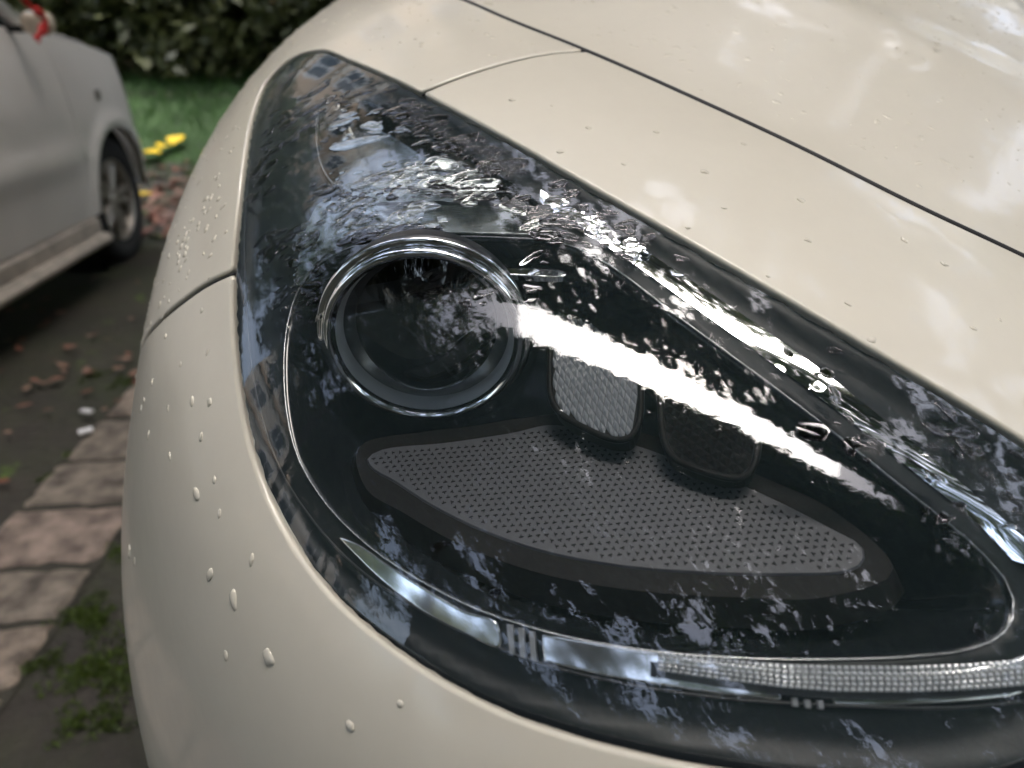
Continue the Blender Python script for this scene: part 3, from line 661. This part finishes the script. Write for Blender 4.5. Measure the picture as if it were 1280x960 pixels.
TREES = [(-9.5, 8.2, 0, .85, 'green tree on the bank beyond the white car'), (1.6, 4.15, 1, 1.0, 'olive-leaved tree on the bank behind the cream car'), (7.2, 2.3, 2, 1.0, 'green tree to the right of the cream car, on the bank side'),
         (-4.3, -2.7, 1, 1.0, 'olive-leaved tree behind the viewer on the left'), (0.9, -3.45, 2, 1.0, 'green tree directly behind the viewer'), (7.0, -6.0, 0, 1.0, 'green tree behind the viewer on the right'),
         (-6.4, .1, 2, .85, 'green tree left of the white car'), (-13.5, 14.0, 1, 1.05, 'olive-leaved tree in the second row behind the hedge, left'), (4.6, 13.2, 0, 1.0, 'green tree in the second row behind the hedge, right'), (3.2, 9.8, 0, .95, 'green tree on the bank, right of the hedge, added to close sky gaps'), (15.5, -1.4, 1, 1.1, 'tall olive-leaved tree at the far right end of the lane'),  # tree right of the hedge is added to close sky gaps in reflections
         (-13.5, -3.5, 0, .8, 'green tree far left, behind the viewer, added to block low sky'), (-10.5, -10.5, 1, .85, 'olive-leaved tree far behind the viewer on the left, added to block low sky'), (-2.8, -12.5, 2, .85, 'green tree added to block low sky far behind the viewer, second row'), (5.5, -13.5, 0, .85, 'green tree far behind the viewer, second row, right of the middle, added to block low sky'), (13.5, -9.5, 2, .85, 'green tree far behind the viewer on the right, added to block low sky'), (13.5, 8.0, 0, .8, 'green tree far to the right on the bank, added to block low sky')]  # outer ring, out of view, added to block low sky light
OVER = {(1.6, 4.15), (7.2, 2.3), (-4.3, -2.7), (0.9, -3.45)}       # crowns over the lane; leaves culled so a slot of sky shapes the reflected streak
def slotted_crown(x, y, z0, mat):
    k = rng.normal(size=(230, 3)); k /= np.linalg.norm(k, axis=1)[:, None]; k = k*rng.uniform(.3, 1, size=(230, 1))**.5*np.array([5.0, 5.0, 2.1]); cs = np.c_[k, rng.uniform(.6, 1.3, size=230)]
    ex_ = np.array([(2.1, -2.5), (2.5, -2.9), (1.7, -2.2), (2.3, -1.9), (2.0, -3.2)])-np.array([x, y])
    gX = np.linspace(-.3, .8, 12); gl2 = np.concatenate([np.stack([.08+gX*5.6-x, .25+(.05-.336*gX-d_)*5.6-y, rng.uniform(-.4, .6, 12), np.full(12, .9)], 1) for d_ in (.14, .24)])
    if y < 0 and x > 0: cs = np.vstack([cs, gl2, gl2, np.c_[ex_, np.zeros(5), np.full(5, 1.2)], np.c_[ex_, np.full(5, .7), np.full(5, 1.2)]])
    V, F = leaf_cloud(cs, 30000, .125, .34); P4 = V.reshape(-1, 4, 3)+np.array([x, y, z0]); h4 = np.maximum(P4[..., 2]-.86, .3); X4 = (P4[..., 0]-.08)/h4; Y4 = (P4[..., 1]-.25)/h4
    hw4 = np.interp(X4, [-.36, -.27, -.14, .02, .2, .45, .68, .80], [0, .030, .056, .054, .044, .034, .018, .0]); off4 = Y4-(.05-.336*X4)
    out = (np.abs(off4) > hw4).all(1); X = X4.mean(1); Y = Y4.mean(1); off = off4.mean(1); hw = hw4.mean(1)
    for i in np.where(out & (Y < -.8))[0]:                         # leaves culled behind the viewer so sky specks show in reflections
        q = noise.noise(Vector((X[i]*7, Y[i]*7, 1.3)))+.6*noise.noise(Vector((X[i]*19, Y[i]*19, 5.7)))
        if rng.random() < np.clip((q-.22)*4, 0, .92): out[i] = False
    for i in np.where(out & ((Y > .26) | ((X > .55) & (off > hw+.06))) & (Y < .85))[0]:     # leaves culled to let sky patches into the reflections
        q = noise.noise(Vector((X[i]*4.5, Y[i]*4.5, 3.1)))+.45*noise.noise(Vector((X[i]*15, Y[i]*15, 7.7)))
        if rng.random() < np.clip((q-.05)*4.5, 0, .93): out[i] = False
    V = V.reshape(-1, 4, 3)[out].reshape(-1, 3); me = bpy.data.meshes.new('crown'); me.from_pydata(V.tolist(), [], np.arange(len(V)).reshape(-1, 4).tolist()); me.materials.append(mat); return me
for (x, y, k, s, lab) in TREES:
    if (x, y) in OVER:
        z0 = float(ground_h(x, y)); t = empty('tree', (x, y, z0)); tag(t, lab, 'tree', 'trees round the parking place')
        o = bpy.data.objects.new('trunk', protos[k][1]); COL.objects.link(o); o.parent = t
        o = bpy.data.objects.new('crown', slotted_crown(x, y, z0+6.6, M_LEAF[k % 2])); COL.objects.link(o); o.parent = t; o.location = (0, 0, 6.6); continue
    t = empty('tree', (x, y, float(ground_h(x, y))), rng.uniform(0, 6.3)); t.scale = (s, s, s); tag(t, lab, 'tree', 'trees round the parking place')
    o = bpy.data.objects.new('trunk', protos[k][1]); COL.objects.link(o); o.parent = t
    o = bpy.data.objects.new('crown', protos[k][0]); COL.objects.link(o); o.parent = t; o.location = (0, 0, 6.6)
# hedge of dense bushes behind the grass
hv = []
def bush(x, y, R, H, n, lab):
    nc = 90; c = np.stack([rng.uniform(-R, R, nc), rng.uniform(-1.1, 1.1, nc), rng.uniform(.1, H, nc), rng.uniform(.6, 1.1, nc)], 1)
    V, F = leaf_cloud(c, int(n*1.9), .078, .30); V[:, 2] = np.maximum(V[:, 2], .02); t = empty('bush', (x, y, float(ground_h(x, y)))); tag(t, lab, 'bush', 'dark bushes forming the hedge')
    mesh_obj('foliage', V, F, M_LEAF[2], t, False)
    m = MB()
    for _ in range(5):
        a = rng.uniform(-R*.5, R*.5); m.tube([(a, 0, -.1), (a*1.2, .1, H*.4), (a*1.6, rng.normal()*.2, H*.85)], [.03, .02, .008], 6)
    m.build('stems', M_BARK, t, True)
bush(-6.6, 9.2, 1.5, 2.9, 11000, 'dark bush at the left, behind the white car bonnet')
bush(-4.4, 8.9, 1.4, 2.8, 11000, 'dark green bush beyond the grass, between the two cars')
bush(-2.4, 8.8, 1.4, 2.9, 11000, 'dark green bush beyond the cream car fender')
bush(-.2, 8.8, 1.5, 2.8, 9000, 'dark green bush hidden mostly by the cream bonnet')
bush(-5.2, -7.2, 2.2, 5.0, 15000, 'tall dark bush behind the viewer, leftmost of the back row added to block low sky'); bush(-1.4, -7.4, 2.2, 5.0, 15000, 'tall dark bush behind the viewer, second from left in the back row added to block low sky')  # unseen back row added to keep low sky glare out of the reflections
bush(2.2, -7.6, 2.2, 5.0, 15000, 'tall dark bush behind the viewer, third from left in the back row added to block low sky'); bush(5.8, -7.8, 2.2, 5.0, 15000, 'tall dark bush behind the viewer, rightmost of the back row added to block low sky')
# grass on the bank
n = 26000; X_ = rng.uniform(-8.5, 2.0, n); Y_ = rng.uniform(5.7, 9.0, n); Z_ = ground_h(X_, Y_); keep = rng.random(n) < np.clip((Y_-5.6-.06*(X_+3))/.9, 0, 1); X_, Y_, Z_ = X_[keep], Y_[keep], Z_[keep]; n = len(X_)
a = rng.uniform(0, 6.28, n); hgt = rng.uniform(.05, .15, n); lean = rng.normal(size=(n, 2))*.05
V = np.stack([np.stack([X_-np.cos(a)*.006, Y_-np.sin(a)*.006, Z_-.01], 1), np.stack([X_+np.cos(a)*.006, Y_+np.sin(a)*.006, Z_-.01], 1), np.stack([X_+lean[:, 0], Y_+lean[:, 1], Z_+hgt], 1)], 1).reshape(-1, 3)
M_GRASS = mat_leaf('grass_blade', (.028, .085, .018), (.08, .18, .04))
gr = mesh_obj('grass', V, np.arange(3*n).reshape(-1, 3), M_GRASS, None, False); tag(gr, 'short green grass on the bank below the hedge', 'grass', kind='stuff')
lw = mesh_obj('lawn', [(x, y, float(ground_h(x, y))+.006) for y in np.arange(6.2, 12.1, .5) for x in np.arange(-9, 9.1, .5)], [(j*37+i, j*37+i+1, (j+1)*37+i+1, (j+1)*37+i) for j in range(11) for i in range(36)], pbr('lawn_soil', (.03, .065, .018), .9, noise_amt=.4, noise_scale=8)); lw['kind'] = 'structure'

# ------------------------------------------------------------------ apartment house behind the trees
M_PEACH = pbr('peach_render', (.56, .40, .26), .85, noise_amt=.12, noise_scale=1.5)
M_CREAMW = pbr('cream_render', (.70, .63, .52), .85, noise_amt=.1, noise_scale=1.5)
M_GLASSW = pbr('window_glass', (.03, .04, .05), .05)
M_FRAME = pbr('white_frame', (.75, .75, .73), .5)
def house(x, y, w, d, floors, nb, rz, lab, mats):
    t = empty('apartment_house', (x, y, float(ground_h(x, y))), rz); tag(t, lab, 'building'); H = floors*3.0+.8
    m = MB(); m.box((0, d/2, H/2), w, d, H); m.build('wall', mats[0], t)
    m = MB(); m.box((0, d/2, H+.2), w+.5, d+.5, .4); m.build('roof_slab', mats[1], t)
    bw = w/nb
    for f in range(floors):
        m = MB(); m.box((0, -.12, f*3.0+.75), w+.04, .2, .28); m.build('floor_band', mats[1], t)
        for b in range(nb):
            cx = -w/2+(b+.5)*bw; cz = f*3.0+2.1
            m = MB()
            for (ox, oz, sx, sz) in ((0, .78, 1.66, .1), (0, -.78, 1.66, .1), (-.78, 0, .1, 1.46), (.78, 0, .1, 1.46), (0, 0, .07, 1.46)): m.box((cx+ox, -.05, cz+oz), sx, .12, sz)
            fr = m.build('window', M_FRAME, t); m = MB(); m.box((cx, -.015, cz), 1.46, .05, 1.46); m.build('pane', M_GLASSW, fr)
house(-9, 16, 24, 9, 6, 8, .05, 'peach apartment house with white window frames behind the trees', (M_PEACH, M_CREAMW))
house(17, 20, 14, 9, 4, 5, -.35, 'cream apartment house with white window frames on the right', (M_CREAMW, M_PEACH))
house(-24, -2, 16, 8, 4, 5, 1.5, 'cream apartment house beyond the white car on the left', (M_CREAMW, M_PEACH))

# ------------------------------------------------------------------ the white car
M_WPAINT = pbr('dusty_white_paint', (.86, .82, .77), .30, coat=1.0, coat_rough=.03, noise_amt=.05, noise_scale=3)
M_DIRTY = pbr('mud_splashed_white_sill', (.42, .38, .33), .6, noise_amt=.25, noise_scale=14)
M_TYRE = pbr('tyre_rubber', (.018, .018, .018), .8, noise_amt=.3, noise_scale=40)
M_ALLOY = pbr('brown_dusty_alloy', (.42, .38, .33), .38, .7, noise_amt=.2, noise_scale=30)
M_BLACK = pbr('black_trim', (.01, .01, .01), .5)
M_DGLASS = pbr('dark_car_glass', (.012, .014, .016), .03)
WA = math.atan2(.993, -.12); wc = empty('white_car', (-1.93, 3.50, 0), WA)
tag(wc, 'dusty white car with a red ribbon on its mirror, parked left', 'car')
# local frame: x forward, y to its LEFT (away from us), z up; our side is y<0
def side_y(x, z):
    y = .03-.34*np.clip(z-.62, 0, 9)**2-.12*np.clip(.5-z, 0, 9)**1.5+.018*np.exp(-((z-.56)/.05)**2)*np.clip((-.1-x)/.3, 0, 1)
    y = y-.10*np.clip(x-.15, 0, 9)**2-2.6*np.clip(x-.36, 0, 9)**2.2-.9*np.clip(-2.5-x, 0, 9)**2
    r = np.hypot(x-.13, z-.30); y = y+.018*np.exp(-((r-.375)/.03)**2)
    r = np.hypot(x+2.40, z-.30); y = y+.018*np.exp(-((r-.375)/.03)**2)
    return -y
def side_panel(name, poly, mat, step=.045):
    P = ccw(np.array([q for i in range(len(poly)) for q in np.linspace(poly[i], poly[(i+1) % len(poly)], max(2, int(np.linalg.norm(np.subtract(poly[i], poly[(i+1) % len(poly)]))/step)+1))[:-1]]))
    g_ = hexgrid(P.min(0), P.max(0), step); g_ = g_[in_poly(g_, P)]; g_ = g_[dist_poly(g_, P) > step*.4]
    V, F = cdt(P, g_); y = side_y(V[:, 0], V[:, 1]); V3 = np.stack([V[:, 0], y, V[:, 1]], 1); k = len(P)
    Vb = np.stack([P[:, 0], side_y(P[:, 0], P[:, 1])+.03, P[:, 1]], 1)
    F = [tuple(f) for f in F]+[(i, (i+1) % k, (i+1) % k+len(V3), i+len(V3)) for i in range(k)]
    o = mesh_obj(name, np.vstack([V3, Vb]), F, mat, wc, True); o.modifiers.new('e', 'EDGE_SPLIT').split_angle = math.radians(50); return o
def archp(cx, cz, r, a0, a1, n=18): return [(cx+r*math.cos(math.radians(a)), cz+r*math.sin(math.radians(a))) for a in np.linspace(a0, a1, n)]
side_panel('fender', [(-.2665, .30)]+archp(.13, .30, .345, 180, 15)+[(.50, .32), (.66, .36), (.70, .62), (.66, .80), (.58, .895), (.40, .955), (.1, 1.0), (-.2665, 1.035)], M_WPAINT, .03)
side_panel('front_door', [(-.27, .30), (-1.28, .30), (-1.28, 1.085), (-.27, 1.038)], M_WPAINT)
side_panel('rear_door', [(-1.288, .30), (-2.02, .30), (-2.1, .55), (-2.1, 1.10), (-1.288, 1.088)], M_WPAINT)
side_panel('quarter_panel', [(-2.03, .30)]+archp(-2.40, .30, .345, 180, 0)[::-1][::1]+[(-3.0, .35), (-3.1, .7), (-3.05, 1.1), (-2.108, 1.10), (-2.108, .55)], M_WPAINT)
m = MB(); m.box((-.82, .03, .235), 1.16, .12, .13); m.box((-.82, -.005, .20), 1.14, .14, .05); sl = m.build('sill', M_DIRTY, wc); sl.modifiers.new('b', 'BEVEL').width = .02
m = MB(); m.box((-1.1, .75, .32), 2.9, 1.25, .2); m.box((-1.2, .78, .62), 2.2, 1.2, .5); m.build('underbody', M_BLACK, wc)
# bonnet, lofted from the shoulder line inwards
xs = np.linspace(-.30, .66, 26); V = []; F = []; ys = np.array([0, .015, .035, .06, .1, .18, .3, .5, .75, 1.0, 1.2, 1.35, 1.45, 1.5])
for x in xs:
    zs = np.interp(x, [-.3, -.25, .1, .40, .58, .66], [1.04, 1.035, 1.0, .955, .895, .80]); y0 = float(side_y(x, zs)); cr = .10*(1-np.clip((x+.3)/.98, 0, 1)**1.6)
    for yy in ys: s_ = math.sin(math.pi*min(yy, 1.5-yy)/1.5); V.append((x, y0+yy*(1.5-2*(y0+.0))/1.5, zs+.004+cr*min(1, s_**.55)))
w_ = len(ys)
for i in range(len(xs)-1):
    for j in range(w_-1): F.append((i*w_+j, (i+1)*w_+j, (i+1)*w_+j+1, i*w_+j+1))
mesh_obj('bonnet', V, F, M_WPAINT, wc, True)
V = []; F = []                                                     # nose
for a in range(9):
    for z in (.30, .45, .6, .75, .86, .93): t = a/8; x = .66+.16*math.sin(math.pi*t)-.10*max(0, z-.75); V.append((x, -float(-side_y(.66, min(z, .8)))+t*(1.5+2*float(-side_y(.66, .6)))+(0), z))
for a in range(8):
    for j in range(5): F.append((a*6+j, (a+1)*6+j, (a+1)*6+j+1, a*6+j+1))
mesh_obj('front_bumper', V, F, M_WPAINT, wc, True)
# glass house
def quad(name, pts, mat): return mesh_obj(name, pts, [(0, 1, 2, 3)], mat, wc, False)
quad('windscreen', [(-.30, .12, 1.06), (-.30, 1.38, 1.06), (-1.0, 1.25, 1.50), (-1.0, .25, 1.50)], M_DGLASS)
quad('side_window', [(-.42, .055, 1.055), (-1.05, .22, 1.48), (-2.3, .22, 1.48), (-2.6, .06, 1.09)], M_DGLASS)
quad('far_side_window', [(-.42, 1.45, 1.055), (-1.05, 1.28, 1.48), (-2.3, 1.28, 1.48), (-2.6, 1.44, 1.09)], M_DGLASS)
quad('rear_window', [(-2.3, .25, 1.50), (-2.3, 1.25, 1.50), (-3.0, 1.4, 1.08), (-3.0, .1, 1.08)], M_DGLASS)
m = MB(); m.box((-1.65, .75, 1.515), 1.4, 1.12, .05); rf = m.build('roof', M_WPAINT, wc); rf.modifiers.new('b', 'BEVEL').width = .02
m = MB(); m.tube([(-.28, .06, 1.04), (-.62, .14, 1.28), (-1.02, .24, 1.50)], [.03, .028, .03], 8); m.build('windscreen_pillar', M_WPAINT, wc, True)
# wheels
def wheel(o, par, out=(0, -1.0, 0), R=.298, housing=True):
    zz_ = np.array(out); o = np.array(o); xx_ = np.cross([0, 0, 1.0], zz_); Mw = np.stack([xx_, np.array([0, 0, 1.0]), zz_], 1)
    w0 = empty('wheel', (0, 0, 0), 0, par)
    m = MB(); m.lathe([(R*.66, .085), (R*.72, .098), (R*.86, .105), (R*.955, .095), (R, .07), (R, -.07), (R*.95, -.095), (R*.66, -.09)], Mw, o, 56); m.build('tyre', M_TYRE, w0, True)
    m = MB(); m.lathe([(R*.66, .088), (R*.64, .092), (R*.615, .08), (R*.60, .02), (R*.58, -.08)], Mw, o, 48)
    for k in range(10):                                            # five double spokes
        a = math.radians(72*(k//2)+(-11 if k % 2 else 11)); d_ = np.array([math.cos(a), math.sin(a)]); n_ = np.array([-d_[1], d_[0]])
        prof = [(.12, .020), (.35, .017), (.62, .022)]; Vv = []
        for r_, hw in prof:
            for s1, zz in ((-1, .055), (-.6, .072), (.6, .072), (1, .055)): q = d_*R*r_+n_*hw*s1; Vv.append(o+Mw @ np.array([q[0], q[1], zz]))
        m.add(Vv, [(i*4+j, i*4+j+1, (i+1)*4+j+1, (i+1)*4+j) for i in range(2) for j in range(3)])
    m.lathe([(.001, .078), (R*.10, .078), (R*.16, .07), (R*.18, .05)], Mw, o, 24); m.build('rim', M_ALLOY, w0, True)
    m = MB(); m.lathe([(.001, -.01), (R*.6, -.01)], Mw, o, 32); m.build('brake_disc', M_BLACK, w0)
    if not housing: return w0
    m = MB(); m.lathe([(.37, -.12), (.37, .06)], Mw, o, 40); m.lathe([(.001, -.12), (.37, -.12)], Mw, o, 40); m.build('wheel_housing', M_BLACK, w0)
wheel((.13, .115, .298), wc); wheel((-2.40, .115, .298), wc); wheel((.13, 1.38, .298), wc, (0, 1.0, 0)); wheel((-2.40, 1.38, .298), wc, (0, 1.0, 0))
# the rest of the cream car, behind the corner in view
def rbox(name, c, sz, bev, mat):
    m = MB(); m.box(c, *sz); o = under_car(m.build(name, mat, car, True)); b_ = o.modifiers.new('bevel', 'BEVEL'); b_.width = bev; b_.segments = 6; return o
rbox('body_side', (.47, 2.55, .63), (1.56, 2.5, .72), .24, PAINT); rbox('floor_pan', (.47, 2.1, .28), (1.3, 3.2, .16), .05, M_UNDER)
def prism4(name, base, top, mat):
    m = MB(); m.add(list(base)+list(top), [(0, 1, 2, 3)[::-1], (4, 5, 6, 7), (0, 1, 5, 4), (1, 2, 6, 5), (2, 3, 7, 6), (3, 0, 4, 7)]); return under_car(m.build(name, mat, car))
prism4('windows', [(-.24, 1.75, .93), (1.18, 1.75, .93), (1.12, 3.75, .95), (-.18, 3.75, .95)], [(-.06, 2.35, 1.50), (1.0, 2.35, 1.50), (.98, 3.4, 1.50), (-.04, 3.4, 1.50)], M_DGLASS)
rbox('roof', (.47, 2.88, 1.53), (1.1, 1.12, .09), .04, PAINT)
for (x, y, sx) in ((-.17, 1.18, -1.0), (-.17, 3.35, -1.0), (1.11, 1.18, 1.0), (1.11, 3.35, 1.0)): under_car(wheel((x, y, .30), car, (sx, 0, 0), .30, False))
m = MB(); m.box((.04, float(side_y(.04, .79))-.002, .79), .05, .012, .045); bd = m.build('side_marker', pbr('grey_marker', (.16, .15, .13), .3), wc); bd.modifiers.new('b', 'BEVEL').width = .006
# mirror
V = []; F = []
for i in range(13):
    for j in range(18):
        th = math.pi*i/12; ph = 2*math.pi*j/18; q = np.array([math.cos(ph)*math.sin(th), math.sin(ph)*math.sin(th), math.cos(th)]); q = np.sign(q)*np.abs(q)**.75
        V.append((-.50+.032*q[0], -.08+.06*q[1], 1.065+.042*q[2]))
for i in range(12):
    for j in range(18): F.append((i*18+j, (i+1)*18+j, (i+1)*18+(j+1) % 18, i*18+(j+1) % 18))
mesh_obj('door_mirror', V, F, pbr('cream_mirror', (.66, .55, .42), .35, coat=.6), wc, True)
m = MB(); m.box((-.50, .02, 1.045), .03, .10, .025); m.build('mirror_stalk', M_BLACK, wc)
# ribbon tied to the mirror
M_RED = pbr('red_ribbon_cloth', (.55, .02, .015), .55)
def wpl(px, yy):                                                   # white-car side plane
    n_ = np.array([.993, .12, 0]); O = np.array([-1.93, 3.50, 0]); d = pray(np.array([p[0] for p in px], float), np.array([p[1] for p in px], float)); t = ((O-CAM)@n_+yy)/(d@n_); return CAM+d*t[:, None]
P = spline(wpl([(24, -14), (34, 4), (44, 13), (52, 17), (57, 28), (52, 39), (45, 50)], .17), n=40); V = []; F = []
for i, p in enumerate(P):
    t = P[min(i+1, 39)]-P[max(i-1, 0)]; t /= np.linalg.norm(t); s_ = np.cross(t, [.8, -.5, .1]); s_ /= np.linalg.norm(s_); wd = .013*(1+.35*math.sin(i*.5))
    for k in (-1, 1):
        for q in (-1, 1): V.append(p+s_*wd*k+np.cross(t, s_)*.0012*q)
for i in range(39):
    b = i*4; c = b+4; F += [(b, b+2, c+2, c), (b+1, c+1, c+3, b+3), (b, c, c+1, b+1), (b+2, b+3, c+3, c+2)]
tag(mesh_obj('red_ribbon', V, F, M_RED, None, True), 'red cloth ribbon hanging from the white car mirror', 'ribbon')

# ------------------------------------------------------------------ rain water
def mat_water():
    m = bpy.data.materials.new('rain_water'); m.use_nodes = True; n = m.node_tree.nodes; l = m.node_tree.links; n.clear()
    out = n.new('ShaderNodeOutputMaterial'); g_ = n.new('ShaderNodeBsdfGlass'); g_.inputs['IOR'].default_value = 1.33; g_.inputs['Roughness'].default_value = 0; l.new(g_.outputs['BSDF'], out.inputs['Surface']); return m
M_WATER = mat_water(); M_BEAD = pbr('rain_bead_on_cream', (.68, .635, .53), .04, ior=1.33)
RINGS = [0, .38, .66, .86, .96, 1.0]; HPR = [1, .93, .72, .42, .18, -.08]
def droplet(px, a, b, rot, h, amp=.22, ns=14, depth=0.0, P0=None):
    if P0 is None: c = pt([px])[0]; n_ = normal(chart(c[None]))[0]
    else: c, n_ = P0
    tx = pray(px[0]+4, px[1])-pray(px[0], px[1]); tx = tx-n_*(tx@n_); tx /= np.linalg.norm(tx); ty = np.cross(n_, tx)
    c = c-n_*depth; ph = rng.uniform(0, 6.28, 4); am = rng.normal(size=4)*amp*np.array([.6, .6, .4, .3])
    V = [c+n_*h]; F = []
    for r, hp in zip(RINGS[1:], HPR[1:]):
        for k in range(ns):
            w = 2*math.pi*k/ns; f = 1+sum(am[q]*math.cos((q+1)*w+ph[q])*r for q in range(4)); x = a*r*f*math.cos(w); y = b*r*f*math.sin(w)
            x, y = x*math.cos(rot)-y*math.sin(rot), x*math.sin(rot)+y*math.cos(rot); V.append(c+tx*x+ty*y+n_*h*hp)
    for k in range(ns): F.append((0, 1+k, 1+(k+1) % ns))
    for r in range(len(RINGS)-2):
        for k in range(ns): F.append((1+r*ns+k, 1+(r+1)*ns+k, 1+(r+1)*ns+(k+1) % ns, 1+r*ns+(k+1) % ns))
    return V, F
lamp_poly = np.array(lamp_px, float)
def dense(u, v):                                                   # rain sits where the cover lies flattest
    d = .004
    if v < 300 and u < 760: d = 1.0
    if v < 380 and 480 < u < 800: d = max(d, .35)
    e = abs((v-300)-(u-745)*.70)
    if 700 < u < 1280 and e < 50: d = max(d, .5 if u < 860 else .2)
    if u > 700 and v < 300+(u-745)*.6: d = max(d, .14)
    if u < 400 and v < 420: d = max(d, .4)
    if 670 < u < 970 and 330 < v < 640: d = .004
    return d
m = MB(); Q = np.stack([rng.uniform(300, 1290, 16000), rng.uniform(66, 800, 16000)], 1); Q = Q[in_poly(Q, lamp_poly)]; Q = Q[dist_poly(Q, lamp_poly) > 12]
Q = np.array([q for q in Q if rng.random() < dense(*q)*np.clip(.55+2.2*noise.noise(Vector((q[0]/70, q[1]/45, 1.7))), 0, 1)])[:760]; QP = pt(Q); QN = normal(chart(QP))
for (u, v), c, n_ in zip(Q, QP, QN):
    s = min(rng.lognormal(-.35, .6), 2.6)*(1.35 if v < 300 and u < 700 else 1); al = rng.uniform(1.0, 2.2)
    V, F = droplet((u, v), .0020*s*al, .0019*s, rng.normal()*.35, .00027*s**.7, .26, 16, .0011, (c, n_)); m.add(V, F)
wd = m.build('rain_drops', M_WATER, None, True); tag(wd, 'rain drops and broken rivulets spread over the headlamp cover', 'water', kind='stuff')
beads = [(329, 205, 1), (245, 615, 2.2), (262, 718, 2.0), (292, 747, 2.4), (335, 821, 2.4), (162, 690, 2.6), (168, 702, 1.8), (259, 440, 1.2), (252, 388, 1.2), (207, 420, 1.2), (190, 478, 1.4), (185, 545, 1.6), (212, 570, 1.4), (240, 500, 1.6), (262, 502, 1.5), (251, 546, 1.5),
         (210, 510, 1.2), (274, 642, 1.2), (268, 600, 1.2), (314, 700, 1.4), (438, 908, 1.8), (500, 880, 1.2), (282, 820, 1.4), (170, 470, 1.6), (180, 500, 1.2), (226, 455, 1), (176, 512, 1.6)]
beads += [(u, v, .9+rng.random()) for u, v in [(600, 150), (690, 132), (735, 160), (820, 165), (880, 215), (905, 260), (1010, 300), (1060, 380), (1180, 330), (1216, 410), (1250, 400), (860, 285), (780, 205), (700, 190), (960, 345), (1130, 300), (1090, 425), (930, 180), (1000, 250), (640, 125)]]
for i in range(60):
    t = rng.random(); u = 205+150*t+rng.uniform(4, 40)*(.4+t); v = 330-270*t+rng.uniform(-16, 16); beads.append((u, v, .8+1.0*rng.random()))
M_BD = M_BEAD
# fine rain all over the bonnet and the fender crest
m = MB(); S_ = np.stack([rng.uniform(-.12, .42, 9000), rng.uniform(.12, .62, 9000)], 1); S_ = S_[in_poly(S_, hood_poly)]; S_ = S_[dist_poly(S_, HGL, False) > .006][:3400]
def frames(S, f3):
    e = 3e-4; c = f3(S); tx = f3(S+[e, 0])-c; ty = f3(S+[0, e])-c; tx /= np.linalg.norm(tx, axis=1)[:, None]; n_ = np.cross(tx, ty); n_ /= np.linalg.norm(n_, axis=1)[:, None]
    return c, tx, n_*np.sign((n_*(c-BC)).sum(1))[:, None]
def dome(m, c, tx, n_, r, h, ns=9):
    ty = np.cross(n_, tx); V = [c+n_*h]; ph = rng.uniform(0, 6.28, 2); el = rng.uniform(.7, 1.5)
    for rr, hp in ((.45, .9), (.8, .5), (1.0, -.05)):
        for k in range(ns):
            w = 2*math.pi*k/ns; q = r*rr*(1+.2*math.cos(2*w+ph[0])+.15*math.cos(3*w+ph[1])); V.append(c+tx*q*math.cos(w)*el+ty*q*math.sin(w)/el+n_*h*hp)
    F = [(0, 1+k, 1+(k+1) % ns) for k in range(ns)]+[(1+r_*ns+k, 1+(r_+1)*ns+k, 1+(r_+1)*ns+(k+1) % ns, 1+r_*ns+(k+1) % ns) for r_ in range(2) for k in range(ns)]
    m.add(V, F)
for c, tx, n_ in zip(*frames(S_, lambda q: lift(q)+hood_lift(q))): dome(m, c, tx, n_, .0012*rng.lognormal(0, .5), .0003)
tag(m.build('rain_on_bonnet', M_BEAD, None, True), 'fine rain drops covering the cream bonnet', 'water', kind='stuff')
m = MB(); S_ = np.stack([rng.uniform(.06, .40, 5000), rng.uniform(-.30, .14, 5000)], 1); S_ = S_[in_poly(S_, fender_poly)]; S_ = S_[(dist_poly(S_, LAMP) > .006) & (dist_poly(S_, HGL, False) > .006)][:650]
for c, tx, n_ in zip(*frames(S_, lift)): dome(m, c, tx, n_, .0014*rng.lognormal(0, .4), .00045)
tag(m.build('rain_on_fender', M_BEAD, None, True), 'fine rain drops along the crest of the cream fender', 'water', kind='stuff')
for (u, v, s) in beads:
    if in_poly([(u, v)], lamp_poly)[0] or dist_poly(np.array([(u, v)]), lamp_poly)[0] < 9: continue
    V, F = droplet((u, v), .0013*s, .0019*s if u < 420 else .0011*s, rng.normal()*.3, .00042*s, .25, 14, 0); c = np.mean(V, 0)
    o = mesh_obj('water_droplet', np.array(V)-c, F, M_BD, None, True, loc=c); tag(o, 'clear bead of rain water on the cream paint', 'droplet', 'rain beads on the cream paint')

# ------------------------------------------------------------------ overhead cable, seen mirrored in the headlamp
M_CONC = pbr('concrete_pole', (.32, .31, .29), .85, noise_amt=.15, noise_scale=8)
for (x, y, lab) in ((-10.6, 10.4, 'grey concrete pole beyond the hedge on the left'), (2.6, -7.4, 'grey concrete pole behind the viewer')):
    m = MB(); m.tube([(0, 0, -.2), (0, 0, 6.6)], [.14, .09], 12); m.box((0, 0, 6.3), .9, .08, .08, .8); tag(m.build('utility_pole', M_CONC, None, True, loc=(x, y, float(ground_h(x, y)))), lab, 'pole', 'poles carrying the cable')
P = [(-10.6+13.2*t, 10.4-17.8*t, 6.45+.55*(1-t)-1.6*t*(1-t)) for t in np.linspace(0, 1, 30)]
m = MB(); m.tube(P, .035, 8); tag(m.build('overhead_cable', pbr('grey_cable', (.45, .45, .44), .5), None, True), 'thick grey cable bundle strung between two poles overhead', 'cable')
